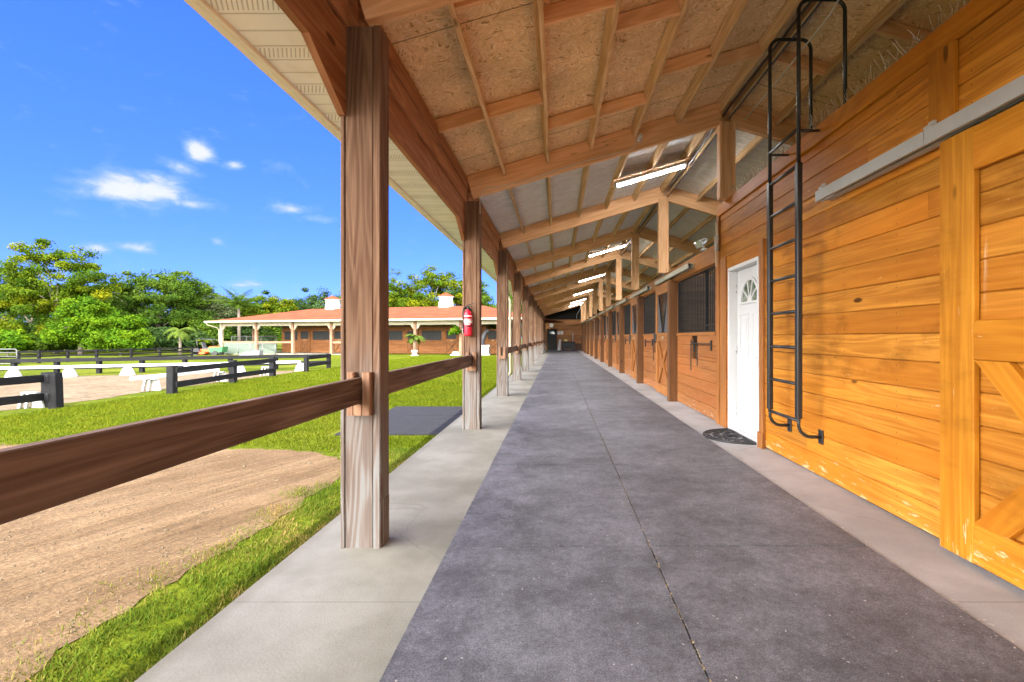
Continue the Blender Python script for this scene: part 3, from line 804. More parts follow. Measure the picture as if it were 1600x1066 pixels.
for k in range(ND + 1):
    a, b = pk[k]
    put('grille', gm0 if k == 0 else gm1, barn, (WX + .012, a + .06 + .0, 1.30)) if k < ND else None
    fy = (a + b) / 2 if k == 0 else a + .55
    if k < ND:
        put('feed_hatch_frame', hfm, barn, (WX, fy, 0)); put('feed_hatch_lining', hm, barn, (WX, fy, 0)); put('feed_pan', hdm, barn, (WX, fy, 0))
        put('blanket_bar', bb, barn, (WX, fy - .95 if k == 0 else fy + .28, 0))
        m = MB(); m.bx(WX - .018, WX + .06, a + .02, b - .002, 1.245, 1.298, ch=.006); part('stall_sill', m, M['stall_trim'], barn)
        put('stall_post', spm, barn, (2.20, 9.45 + S * k, 0))
        d = sd0 if k == 0 else dup(sd0)
        d.location = (2.185, 9.61 + S * k, 0)
        put('stall_door_track', trm, barn, (2.185, 9.55 + S * k, 2.395))
# dim stall interiors: partitions, back wall, loft
for k in range(-1, ND + 1):
    mb = MB(); y = 9.525 + S * k
    if k == -1: y = 7.02
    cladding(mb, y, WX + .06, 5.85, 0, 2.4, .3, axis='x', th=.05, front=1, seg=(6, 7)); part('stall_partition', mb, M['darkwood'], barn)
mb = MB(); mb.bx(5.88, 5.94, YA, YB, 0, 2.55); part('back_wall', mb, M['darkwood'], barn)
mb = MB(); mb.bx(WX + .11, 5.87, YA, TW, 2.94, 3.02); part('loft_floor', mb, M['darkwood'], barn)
# end wall of the aisle
EY = 46.9
mb = MB(); cladding(mb, EY, -1.3, WX, .01, 2.88, .28, [(-.91, -.05, 0, 1.95)], axis='x', front=-1, seg=(1.8, 3.6)); part('end_wall_boards', mb, M['endwall'], barn)
mb = MB(); mb.bx(-1.32, WX, EY + .025, EY + .05, 0, 2.88); part('end_wall_backing', mb, M['darkwood'], barn)
mb = MB(); mb.bx(-1.6, 6.0, YB + .02, YB + .06, 0, 4.35); part('attic_dark_stand_in', mb, M['dark'], barn)  # near-black sheet paints the dark attic void above the end wall
ed = bpy.data.objects.new('end_door', None); COL.objects.link(ed); ed.parent = barn; ed.location = (-.48, EY - .01, 0)
mb = MB(); mb.bx(-.42, .42, -.02, .02, .01, 1.94); part('door_leaf', mb, M['darkdoor'], ed)
mb = MB(); mb.prism([(.26 * math.cos(math.pi * i / 10), -.024, 1.52 + .24 * math.sin(math.pi * i / 10)) for i in range(11)], (0, .003, 0)); part('fan_window', mb, M['glass'], ed)
mb = MB(); mb.bx(-.50, -.43, -.03, .01, 0, 2.02); mb.bx(.43, .50, -.03, .01, 0, 2.02); mb.bx(-.43, .43, -.03, .01, 1.95, 2.02); part('door_frame', mb, M['stall_post'], ed)

# chaff and chips caught in the mat seams
def flecks(name, n, fx, y0, y1, mat, label, s=(.004, .014), z=.0155):
    mb = MB()
    for _ in range(n):
        y = y0 + (y1 - y0) * random.random() ** 1.5; x = fx(y); a = random.random() * 3.14; L = random.uniform(*s); w = L * random.uniform(.2, .6)
        c, d = math.cos(a), math.sin(a); mb.quad((x - c * L - d * w, y - d * L + c * w, z), (x + c * L - d * w, y + d * L + c * w, z + .001), (x + c * L + d * w, y + d * L - c * w, z), (x - c * L + d * w, y - d * L - c * w, z + .001), rnd=random.random())
    o = struct(part(name, mb, mat), 'stuff'); o['label'] = label
M['chaff'] = plain('straw_chaff', (.42, .33, .20), .9, var=.3, sc=40)
M['chip'] = plain('pale_chips', (.48, .46, .42), .9, var=.3, sc=40)
flecks('seam_chaff', 520, lambda y: .534 + random.gauss(0, .0035) + .002 * math.sin(y * 5), 1.5, 16, M['chaff'], 'pale chaff caught in the centre seam of the aisle mats', (.002, .007))
flecks('floor_chips', 420, lambda y: random.uniform(-.55, 1.78), 1.2, 14, M['chip'], 'small pale chips scattered over the black aisle mats', (.002, .006))
flecks('edge_chips', 160, lambda y: 1.80 + abs(random.gauss(0, .02)), 1.8, 14, M['chip'], 'pale flakes along the mat edge beside the stall wall', (.004, .014), .006)

mb = MB()
for _ in range(800):
    y = .9 + 5.0 * random.random() ** 1.3; x = -2.15 - 4.5 * random.random() ** 1.6
    if x < -1.3 * y - .5: continue
    r = random.uniform(.003, .012) * (1 + (random.random() > .95)); n = len(mb.V); z = SLAB + .008; a = random.random() * 6
    ring = [(x + r * math.cos(a + k * 1.571) * random.uniform(.7, 1.3), y + r * math.sin(a + k * 1.571) * random.uniform(.7, 1.3), z) for k in range(4)]
    mb.V += ring + [(x, y, z + r * .8)]
    q = random.random()
    for k in range(4): mb.face([n + k, n + (k + 1) % 4, n + 4], [(0, 0)] * 3, q)
M['pebble'] = plain('pale_pebble', (.10, .072, .042), .9, var=.6, sc=14)
struct(part('pebbles', mb, M['pebble']), 'stuff')['label'] = 'small pale pebbles strewn over the dirt road'
# ------------------------------------------------------------------ things in and on the barn
def slip_rail(i, label):
    y0 = PY(i) + .155 + .005; y1 = PY(i + 1) - .008
    if i < -1: pass
    mb = MB(); mb.plank((-1.137, y0 + .0, .915), (-1.137, y1, .915), .147, .038, ch=.004)
    return tag(part('slip_rail', mb, M['rail']), label, 'rail', 'board rails slotted between the barn posts')
slip_rail(-1, 'dark brown board rail slotted into the nearest big post, crossing the dirt road view')
slip_rail(0, 'dark brown board rail between the nearest big post and the fire extinguisher post')
for i in range(2, NP - 1):
    slip_rail(i, ['dark board rail between the third and fourth aisle posts', 'dark board rail between the fourth and fifth aisle posts'][i - 2] if i < 4 else 'dark board rail far down the row of aisle posts, beyond the fifth post')

# fluorescent lights under the purlins
def lamp(y, label):
    x0, x1 = .975, 2.19; c = (x0 + x1) / 2
    dirv = Vector((1, 0, .294)).normalized(); nx = Vector((-.294, 0, 1)).normalized()
    base = Vector((c, y, deckz(c) - .15))
    t = thing('fluorescent_light', label, 'light', base, 0, 'fluorescent lights under the roof')
    L = (x1 - x0) / math.cos(math.atan(.294)) / 2
    mb = MB(); mb.plank(-dirv * L - nx * .030, dirv * L - nx * .030, .045, .17, up=nx, ch=.01); part('housing', mb, M['white'], t)
    mb = MB(); mb.plank(-dirv * (L + .05) - nx * .004, dirv * (L + .05) - nx * .004, .012, .42, up=nx, ch=.002); part('mounting_board', mb, M['beam'], t)
    mb = MB()
    for o in (-.033, .033): mb.tube([-dirv * (L - .03) + Vector((0, o, 0)) - nx * .062, dirv * (L - .03) + Vector((0, o, 0)) - nx * .062], .018, 8)
    part('tube', mb, M['lamp'], t)
    mb = MB()
    for e in (-1, 1): mb.plank(dirv * (e * (L - .022)) - nx * .062 - dirv * .012, dirv * (e * (L - .022)) - nx * .062 + dirv * .012, .045, .12, up=nx, ch=.004)
    part('end_cap', mb, M['white'], t)
for k, y in enumerate((8.55, 16.0, 23.4, 30.9, 38.3, 42.3)):
    lamp(y, '%s lit fluorescent tube light from the viewer, under the sloping roof' % ORD[k].capitalize())

# fire extinguisher
fx = thing('fire_extinguisher', 'red fire extinguisher hanging on the second big timber post', 'fire extinguisher', (-1.165, PY(1) - .062, 1.235))
mb = MB(); mb.lathe([(.030, .0), (.052, .006), (.054, .02), (.054, .27), (.050, .30), (.036, .325), (.022, .335), (.022, .345)], (0, 0, 0), 20); part('cylinder', mb, M['red'], fx)
mb = MB(); mb.lathe([(.0546, .165), (.0546, .265)], (0, 0, 0), 20); part('label', mb, M['paper'], fx)
mb = MB(); mb.lathe([(.0552, .222), (.0552, .255)], (0, 0, 0), 20)
mb.lathe([(.0552, .205), (.0552, .215)], (0, 0, 0), 20); part('label_band', mb, M['red'], fx)
mb = MB()
for k in range(5): 
    a = R(-125 + 17 * k); mb.lathe([(.0, 0), (.006, 0), (.006, .014), (0, .014)], (.054 * math.cos(a), .054 * math.sin(a), .145), 6)
part('pictogram', mb, M['paper'], fx)
mb = MB(); mb.tube([(0, 0, .34), (0, 0, .385)], .017, 10); mb.bx(-.03, .055, -.012, .012, .385, .393); mb.plank((-.015, 0, .40), (.075, 0, .432), .008, .022); mb.tube([(-.02, 0, .37), (-.05, 0, .365)], .012, 8); part('valve', mb, M['blackplastic'], fx)
mb = MB(); mb.tube([(-.03, -.01, .37), (-.062, -.01, .36), (-.072, -.005, .30), (-.068, 0, .20), (-.066, 0, .12)], .009, 8); mb.tube([(-.066, 0, .13), (-.066, 0, .04)], [.012, .016], 8); part('hose', mb, M['blackplastic'], fx)
mb = MB(); mb.lathe([(.0556, .12), (.0556, .135)], (0, 0, 0), 20); mb.bx(-.02, .02, .052, .06, .06, .37); part('bracket', mb, M['blackmetal'], fx)
mb = MB(); mb.bx(-.075, -.070, -.02, .02, .04, .10); part('tag', mb, M['paper'], fx)

# steel ladder bolted to the tall wall
ld = thing('ladder', 'black steel loft ladder with hooped handrails bolted to the tall orange wall', 'ladder', (2.08, 4.59, .36))
LY = (-.29, .29); zb = -.36
def hoop(y, top):
    pts = [(0, y, 2.72 + zb)] + [(0, y, top - .12 + zb)]
    for a in range(0, 100, 15): pts.append((.10 - .10 * math.cos(R(a)), y, top - .10 + .10 * math.sin(R(a)) + zb))
    for a in range(0, 100, 15): pts.append((.30 + .10 * math.sin(R(a)), y, top - .10 + .10 * math.cos(R(a)) + zb))
    pts.append((.40, y, 3.06 + zb)); return pts
for y, nm in ((LY[0], 'rail'), (LY[1], 'rail')):
    mb = MB(); zlow = .52
    mb.plank((0, y, zlow + zb), (0, y, 2.72 + zb), .058, .044, up=(0, 1, 0), ch=.005)
    part(nm, mb, M['blackmetal'], ld)
    mb = MB(); mb.tube(hoop(y, 4.13), .017, 10); part('handrail', mb, M['blackmetal'], ld)
    mb = MB(); pts = [(0, y, .54 + zb)]
    for a in range(0, 100, 15): pts.append((.11 - .11 * math.cos(R(a)), y, .47 - .11 * math.sin(R(a)) + zb))
    pts.append((.195, y, .36 + zb)); mb.tube(pts, .015, 8); mb.bx(.185, .198, y - .035, y + .035, .30 + zb, .42 + zb, ch=.003)
    mb.tube([(.0, y, 3.0 + zb), (.185, y, 3.0 + zb)], .012, 8)
    part('standoff', mb, M['blackmetal'], ld)
for k in range(9):
    mb = MB(); z = .5 + .315 * k + zb; mb.tube([(0, LY[0] - .01, z), (0, LY[1] + .01, z)], .0155, 8)
    if k < 8: part('rung', mb, M['blackmetal'], ld)
    else: part('top_step', mb, M['blackmetal'], ld)

# open-work rubber door mat
dm = MB(); cx, cy, z = 2.262, 6.12, .010
def ell(r, a): return (cx - .45 * r * math.sin(R(a)), cy + .46 * r * math.cos(R(a)), z)
for r, w in ((1, .012), (.86, .009), (.50, .010)): dm.tube([ell(r, a) for a in range(0, 181, 6)], w, 6)
dm.tube([ell(1, 0), ell(1, 180)], .012, 6)
for a in range(0, 181, 15):
    dm.tube([ell(.86, a), ell(1, a)], .007, 6)
for a in range(10, 180, 20):
    c0 = ell(.68, a); dm.tube([(c0[0] + .05 * (1 - q / 16) * math.cos(q * .6), c0[1] + .06 * (1 - q / 16) * math.sin(q * .6), z) for q in range(13)], .007, 6)
for a in range(15, 180, 30): dm.tube([ell(.05, a), ell(.50, a)], .008, 6)
tag(part('door_mat', dm, M['blackplastic']), 'half-round open-work rubber door mat in front of the white door', 'door mat')

# rolled whip rack beside the white door
wh = thing('whip_holder', 'pale tube holder with thin sticks poking out, on the corner board by the white door', 'holder', (2.215, 6.93, 2.42))
mb = MB(); mb.lathe([(.026, 0), (.030, .01), (.030, .03), (.027, .035), (.030, .06), (.027, .065), (.030, .09), (.027, .1), (.030, .13), (.027, .14), (.030, .17), (.030, .2), (.024, .205)], (0, 0, 0), 12); part('tube', mb, M['whiteworn'], wh)
for p, q in (((.0, .0, .15), (-.005, .02, .40)), ((.01, -.005, .15), (.0, -.02, .38)), ((-.01, .01, .0), (.0, .03, -.22)), ((.0, -.02, .09), (-.03, -.14, .14))):
    mb = MB(); mb.tube([p, q], .006, 6); part('stick', mb, M['cable'], wh)
# flood lights on the stall top
def flood(x, y, z, label):
    t = thing('flood_light', label, 'flood light', (x, y, z), 0, 'flood lights on the stall fronts')
    mb = MB(); mb.bx(-.04, .04, -.05, .05, 0, .03); mb.tube([(0, 0, .03), (0, 0, .09)], .012, 8); part('base', mb, M['galv'], t)
    for s_ in (-1, 1):
        mb = MB(); c = Vector((-.02, .07 * s_, .13)); d = Vector((-.8, .35 * s_, -.45)).normalized()
        mb.tube([c - d * .07, c - d * .03, c + d * .05, c + d * .09], [.02, .04, .05, .062], 10); part('lamp_head', mb, M['galv'], t)
    return t
flood(2.27, 7.75, SZ + .01, 'twin-headed flood light on the stall top beam nearest the white door')
flood(2.27, 10.62, SZ + .01, 'small twin flood light on the stall top beam beside the second roof post')

# bird spikes along the wall top
def spikes(y0, y1, label, n):
    mb = MB(); mb.bx(2.30, 2.34, y0, y1, TZ + .001, TZ + .008)
    for k in range(n):
        y = y0 + (y1 - y0) * (k + random.random()) / n; x = 2.32
        h = random.uniform(.09, .15); dx, dy = random.uniform(-.09, .05), random.uniform(-.05, .05)
        mb.tube([(x, y, TZ + .005), (x + dx, y + dy, TZ + h)], .0022, 4, cap=False)
    return tag(part('bird_spikes', mb, M['spike']), label, 'bird spikes', 'bird spikes along the wall top')
spikes(1.2, 3.1, 'strip of thin bird spikes on the tall wall top above the sliding door', 70)
spikes(3.15, 4.9, 'strip of thin bird spikes on the tall wall top behind the ladder', 80)
spikes(5.0, 6.5, 'strip of thin bird spikes on the tall wall top above the white door', 70)

# cable with a lamp socket on the second rafter, and a cable along the ridge
y = PY(1) + .075 - .046
cb = thing('socket_cable', 'thin pale cable clipped to the second rafter ending in a white lamp socket', 'cable', (1.08, y, 3.84))
zf = lambda x: deckz(x) - .24
mb = MB(); pts = [(-1.02 - 1.08, .03 - .06, 2.85 - 3.84), (-1.02 - 1.08, -.03, 3.05 - 3.84), (-.95 - 1.08, -.02, 3.19 - 3.84)]
pts += [(x - 1.08, -.012 + .004 * math.sin(x * 9), zf(x) - .05 + .01 * math.sin(x * 5) - 3.84) for x in np.arange(-.8, 1.05, .15)] + [(0, -.02, .0)]
mb.tube(pts, .006, 6); part('cable', mb, M['cable'], cb)
mb = MB(); mb.tube([(0, -.02, -.03), (.01, -.05, .02), (.02, -.09, .03)], [.032, .036, .025], 12); part('socket', mb, M['white'], cb)
mb = MB(); mb.tube([(2.22 + .02 * math.sin(q * 1.3), q * 1.0 - 2, 4.16 + .02 * math.cos(q * .9)) for q in range(0, 46)], .012, 6); mb.tube([(2.29, -2, 4.13), (2.29, 44, 4.13)], .010, 6)
tag(part('power_cable', mb, M['blackplastic']), 'black power cables running along the roof ridge between the purlins', 'cable')
mb = MB(); mb.tube([(2.05, 1.6, 4.12), (2.10, 3.0, 3.98), (2.30, 4.2, 3.94), (2.44, 5.4, 4.06), (2.44, 6.5, 4.05)], .008, 6)
tag(part('hanging_cable', mb, M['cable']), 'pale slack cable hanging below the ridge behind the ladder hoops', 'cable')

# at the far end of the aisle
cl = thing('wall_clock', 'round pale wall clock above the dark end door', 'clock', (-.55, EY - .025, 2.33))
mb = MB(); mb.tube([(0, .0, 0), (0, -.035, 0)], .21, 24); part('face', mb, M['paper'], cl)
mb = MB(); mb.tube([(.205 * math.cos(R(a)), -.03, .205 * math.sin(R(a))) for a in range(0, 361, 15)], .018, 6); part('rim', mb, M['cream'], cl)
mb = MB(); mb.plank((0, -.04, 0), (.07, -.04, .09), .012, .006, up=(0, 1, 0)); mb.plank((0, -.043, 0), (-.10, -.043, .10), .010, .005, up=(0, 1, 0)); part('hands', mb, M['blackplastic'], cl)
for x, z, lab in ((.16, 1.62, 'white notice pinned on the end wall, nearer the dark door'), (.44, 1.63, 'white notice pinned on the end wall, farther from the dark door')):
    mb = MB(); mb.bx(x - .125, x + .125, EY - .034, EY - .026, z - .16, z + .16, ch=.001); tag(part('wall_notice', mb, M['paper']), lab, 'notice', 'notices on the end wall')
ct = thing('tack_cart', 'dark wheeled tack cart with a tall white pole by the end wall', 'cart', (1.02, 45.9, .014))
mb = MB(); mb.bx(-.62, .62, -.35, .35, .25, .75, ch=.04); part('box', mb, M['blackplastic'], ct)
mb = MB(); mb.bx(-.64, .64, -.37, .37, .755, .80, ch=.02); part('lid', mb, M['dirtybrown'], ct)
for x in (-.5, .5):
    mb = MB(); mb.tube([(x, -.36, .12), (x, -.28, .12)], .12, 12); mb.tube([(x, .28, .12), (x, .36, .12)], .12, 12); part('wheel', mb, M['blackplastic'], ct)
mb = MB(); mb.bx(-.6, .6, -.33, .33, .13, .249); part('chassis', mb, M['blackmetal'], ct)
mb = MB(); mb.tube([(.42, -.2, .8), (.42, -.2, 1.62)], .035, 8); part('pole', mb, M['white'], ct)
mb = MB(); mb.lathe([(.0, .0), (.16, .02), (.20, .10), (.12, .2), (0, .24)], (-.25, -.1, .802), 12); tag(part('folded_cloth', mb, M['paleyellow'], None, (1.02, 45.9, .014)), 'pale yellow bundle lying on the dark cart by the end wall', 'bundle')
mb = MB(); mb.prism([(.02, 45.7, .016), (.30, 45.7, .016), (.36, 46.3, 1.02), (.20, 46.3, 1.02)], (0, .03, 0)); tag(part('leaning_board', mb, M['white']), 'white board leaning beside the dark cart at the aisle end', 'board')
bn = thing('bench_chest', 'low dark brown chest against the end wall beside the last stall', 'chest', (2.0, 46.3, 0))
bn.location = (1.95, 46.3, .0)
mb = MB(); mb.bx(-.24, .24, -.3, .3, .05, .60, ch=.01); part('body', mb, M['dirtybrown'], bn)
mb = MB(); mb.bx(-.25, .25, -.31, .31, .602, .65, ch=.01); part('lid', mb, M['stall_post'], bn)
mb = MB(); mb.tube([(1.80, 46.0, 2.9), (1.80, 46.0, 3.25), (2.03, 42.5, 3.75), (2.05, 42.4, 4.1)], .025, 8); tag(part('conduit', mb, M['whiteworn']), 'white conduit pipe bending down from the roof above the end wall', 'pipe')

# ------------------------------------------------------------------ paddock fences and arena boards
def fence(name, pts, h, rails, label, cat='fence', group=None, mat='blackfence', pw=.14, rh=.14, tilt=None, ext=0):
    x0, y0 = pts[0]; g0 = gz(x0)
    t = thing(name, label, cat, (x0, y0, g0), 0, group)
    for i, (x, y) in enumerate(pts):
        g = gz(x) - g0; mb = MB(); tx = tilt[i] if tilt and i in tilt else 0
        mb.plank((x - x0, y - y0, g - .15), (x - x0 + tx, y - y0, g + h), pw, pw, up=(0, 1, 0), ch=.01); part('post', mb, M[mat], t)
    for i in range(len(pts) - 1):
        a, b = pts[i], pts[i + 1]
        d = Vector((b[0] - a[0], b[1] - a[1], 0)).normalized(); nrm = Vector((d.y, -d.x, 0))
        if nrm.x * 0 + nrm.y > 0: nrm = -nrm
        if abs(d.y) > .9: nrm = Vector((1, 0, 0))
        for z in rails:
            mb = MB(); off = nrm * (pw / 2 + .02)
            mb.plank(Vector((a[0] - x0, a[1] - y0, gz(a[0]) - g0 + z)) + off, Vector((b[0] - x0, b[1] - y0, gz(b[0]) - g0 + z)) + off, rh, .035, ch=.004); part('rail', mb, M[mat], t)
    return t
fence('paddock_fence', [(-9.28, 9.25), (-9.62, 9.45), (-9.75, 6.6), (-9.8, 3.8)], .66, (.56, .22), 'black two-rail paddock fence run ending in a tilted double post by the arena gap', 'fence', 'black fences round the arena', tilt={0: -.03}, pw=.16)
fence('paddock_fence', [(-8.95, 11.6), (-9.35, 14.4), (-9.55, 16.75)], .66, (.55, .22), 'short black two-rail fence run of three posts between the lawn and the arena', 'fence', 'black fences round the arena', pw=.16)
kx = [(p - VX) / 780 for p in (431, 360, 289, 222, 155, 89, 22, -45, -115)]
far = [(23.92 * k / (1 - .27 * k), 21.3 + .27 * (23.92 * k / (1 - .27 * k) + 9.7)) for k in kx]
fence('paddock_fence', [(-9.55, 19.0), (-9.75, 21.3)] + [(x, y) for x, y in far], .62, (.54, .26), 'long black two-rail fence along the far side of the arena', 'fence', 'black fences round the arena')
fence('back_fence', [((p - VX) * Y / 780, Y) for p, Y in ((-40, 26.5), (29, 28), (61, 28.6), (106, 30), (151, 31), (205, 33), (250, 35.5), (300, 38))], .74, (.66, .40, .14), 'dark fence in front of the trees, far behind the arena', 'fence', None, pw=.12, rh=.10)
g = thing('field_gate', 'grey tubular metal field gate left of the dark back fence', 'gate', ((26 - VX) * 27 / 780, 27, -.27))
mb = MB(); mb.tube([(0, 0, .05), (0, 0, .78), (-.06, 0, .84), (-3.4, 0, .84), (-3.4, 0, .05), (0, 0, .05)], .025, 8); part('frame', mb, M['pen'], g)
for z in (.25, .45, .65):
    mb = MB(); mb.tube([(0, 0, z), (-3.4, 0, z)], .018, 8); part('bar', mb, M['pen'], g)

# white dressage boards on cone blocks
def cone(x, y, label):
    mb = MB(); w = .21; hgt = .30; b = Vector((0, 0, 0)); n = 10
    mb.lathe([(.235, 0), (.225, .03), (.20, .10), (.165, .20), (.125, .27), (.09, .30)], (0, 0, 0), 12)
    o = part('arena_block', mb, M['whiteworn'], None, (x, y, gz(x) + .006)); return tag(o, label, 'block', 'white blocks carrying the arena boards')
def stand(x, y, label):
    mb = MB()
    for dx in (-.05, .05): mb.plank((dx * 1.3 - .06, -.02, 0), (dx, -.02, .29), .055, .05, up=(0, 1, 0), ch=.006)
    mb.prism([(.03, .03, 0), (.26, .03, 0), (.20, .03, .27), (.03, .03, .27)], (0, .05, 0)); mb.bx(-.08, .20, -.05, .05, .272, .30, ch=.01)
    o = part('arena_stand', mb, M['whiteworn'], None, (x, y, gz(x) + .006)); return tag(o, label, 'stand', 'white stands carrying the near arena boards')
cx_ = [(-10.1, 19.68), (-12.1, 19.0), (-13.7, 18.5), (-15.4, 17.9), (-17.0, 17.4), (-18.4, 16.9), (-20.2, 16.3), (-22, 15.7)]
for k, (x, y) in enumerate(cx_):
    cone(x, y, '%s white plastic arena block from the right along the far board line' % ORD[k].capitalize())
def board(p, q, label, z=.31):
    mb = MB(); mb.plank((p[0], p[1], gz(p[0]) + z + .05), (q[0], q[1], gz(q[0]) + z + .05), .09, .10, ch=.008)
    tag(part('arena_board', mb, M['white']), label, 'board', 'white boards round the riding arena')
lab = ['at its right corner', 'second from its right corner', 'third from its right corner', 'halfway along', 'third from its left end', 'second from its left end', 'at its far left']
for k in range(len(cx_) - 1):
    a = Vector((*cx_[k], 0)); b = Vector((*cx_[k + 1], 0)); d = (b - a) * .004
    board(a + d, b - d, 'long white board on the far edge of the sand arena, ' + lab[k])
st_ = [(-9.87, 9.30), (-10.07, 12.3), (-10.1, 14.85), (-10.2, 17.4)]
for k, (x, y) in enumerate(st_):
    stand(x, y, ['white slanted stand below the tilted double fence post', 'white stand at the arena gap under the free end of a board', 'white stand behind the middle of the short black fence', 'white stand behind the last post of the short black fence'][k])
board((-10.02, 11.75), (-10.09, 14.85), 'white board with its free end at the arena gap', .30)
# ------------------------------------------------------------------ stable building across the lawn
L_, R_ = Vector((-28.9, 43.0, 0)), Vector((-7.06, 36.6, 0))
ang = math.atan2(R_.y - L_.y, R_.x - L_.x); SPN = (R_ - L_).length / 6
fz = -.20
fb = thing('stable_building', 'low stable building across the lawn with orange hip roof, cream porch and two white cupolas', 'stable', (L_.x, L_.y, fz), ang)
XN = SPN * 7 + .3
mb = MB(); mb.bx(-.6, XN + .5, -.35, 9.6, -.5, .06); part('floor_slab', mb, M['concrete'], fb)
EZ = 2.78; RZ = 4.05; RY = 5.0
# roof: hip at the near-left end
mb = MB(); e0 = (-.95, -.65, EZ); e1 = (XN + .9, -.65, EZ); e2 = (XN + .9, 10.65, EZ); e3 = (-.95, 10.65, EZ); r0 = (4.9, RY, RZ); r1 = (XN - 4.6, RY, RZ)
for tri in ((e0, e1, r1, r0), (e2, e3, r0, r1)): mb.quad(*[Vector(p) for p in tri])
for tri in ((e3, e0, r0), (e1, e2, r1)):
    n = len(mb.V); mb.V += list(tri); mb.face([n, n + 1, n + 2], [(0, 0)] * 3, .5)
mb.quad(*[Vector((p[0], p[1], p[2] - .05)) for p in (e0, e3, e2, e1)])
roof = part('roof', mb, M['roof'], fb)
for cxp, side in ((520, 0), (697, 1)):
    # on the ridge, where the view line through the cupola meets it
    best = min((abs((L_.x + x * math.cos(ang) - RY * math.sin(ang)) / (L_.y + x * math.sin(ang) + RY * math.cos(ang)) - (cxp - VX) / 780), x) for x in np.arange(4, XN, .05))[1]
    c = put('cupola', None, roof, (best, RY, RZ))
    cm = MB(); cm.bx(-.46, .46, -.42, .42, -.25, .34, ch=.01); cm.bx(-.42, .42, -.38, .38, .34, .80, ch=.01); cm.bx(-.50, .50, -.46, .46, .78, .84, ch=.01)
    for k in range(6): cm.bx(-.30, .30, -.40, -.382, .39 + k * .062, .42 + k * .062)
    bpy.data.objects.remove(c); c = part('cupola', cm, M['cupolabody'], roof, (best, RY, RZ))
    cm = MB(); b = [(-.56, -.52, .842), (.56, -.52, .842), (.56, .52, .842), (-.56, .52, .842)]; ap = (0, 0, 1.20); n = 0
    cm.V += b + [ap]
    for k in range(4): cm.face([k, (k + 1) % 4, 4], [(0, 0)] * 3, .5)
    cm.face([3, 2, 1, 0], [(0, 0)] * 4, .5)
    part('cupola_roof', cm, M['roof'], roof, (best, RY, RZ))
mb = MB(); mb.bx(-1.02, XN + .97, -.78, -.655, EZ - .13, EZ + .01, ch=.01); mb.bx(-1.08, -.955, -.65, 10.6, EZ - .13, EZ + .01, ch=.01); part('gutter', mb, M['cream'], fb)
mb = MB(); mb.tube([(-.9, -.7, EZ - .13), (-.86, -.6, EZ - .3), (-.3, -.15, EZ - .55), (-.18, -.1, EZ - .7), (-.16, -.08, .07)], .05, 8); part('downspout', mb, M['cream'], fb)
for i in range(7):
    x0, x1 = i * SPN, (i + 1) * SPN; zt, zb_ = 2.76, 2.36
    mb = MB(); mb.prism([(x0 + .01, -.02, zt), (x0 + .01, -.02, 2.0), (x0 + .12, -.02, 2.0), (x0 + .30, -.02, 2.18), (x0 + .40, -.02, zb_), (x1 - .40, -.02, zb_), (x1 - .30, -.02, 2.18), (x1 - .12, -.02, 2.0), (x1 - .01, -.02, 2.0), (x1 - .01, -.02, zt)], (0, .10, 0))
    part('header_panel', mb, M['cream'], fb)
for i in range(8):
    mb = MB(); mb.bx(i * SPN - .11, i * SPN + .11, -.10, .10, .06, 2.7, ch=.012); part('post', mb, M['cream'] if i == 0 else M['farpost'], fb)
# end porch posts and back
for yy in (3.2, 6.6):
    mb = MB(); mb.bx(-.11, .11, yy - .1, yy + .1, .06, 2.75, ch=.012); part('post', mb, M['farpost'], fb)
# stall wall, its cream top and doors
WY = 3.1; WX0 = 3.4; WX1 = SPN * 6 + .55
doors = [WX0 + 1.9 + 3.62 * k for k in range(6)]
wins = []
hol = []
for k, dx in enumerate(doors):
    hol.append((dx, dx + 1.15, .0, 2.05)); wins.append((dx + 1.45, dx + 3.25))
wins = [(WX0 + .25, WX0 + 1.65)] + [w for w in wins if w[1] < WX1 - .1]
hol += [(a, b, 1.18, 1.95) for a, b in wins]
mb = MB(); cladding(mb, WY, WX0, WX1, .06, 2.25, .2, hol, axis='x', front=-1, seg=(6, 9)); mb.bx(WX0 - .06, WX0, WY, 9.5, .06, 2.25); mb.bx(WX1, WX1 + .06, WY, 9.5, .06, 2.25); part('stall_wall', mb, M['farwood'], fb)
mb = MB(); mb.bx(WX0 - .1, WX1 + .1, WY - .03, WY + .02, 2.252, 2.40); part('wall_beam', mb, M['stall_post'], fb)
mb = MB(); mb.bx(WX0 - .1, WX1 + .1, WY - .01, WY + .02, 2.402, 3.3); part('upper_wall', mb, M['cream'], fb)
x = WX0
while x < WX1:
    mb = MB(); mb.bx(x - .07, x + .07, WY - .06, WY - .012, 2.402, 3.3); part('roof_post', mb, M['stall_post'], fb); x += 1.81
mb = MB(); mb.bx(WX0, WX1, 9.44, 9.5, .06, 3.3); mb.bx(WX0 + .1, WX1 - .1, WY + .9, WY + .94, .06, 2.6); part('back_wall', mb, M['darkwood'], fb)
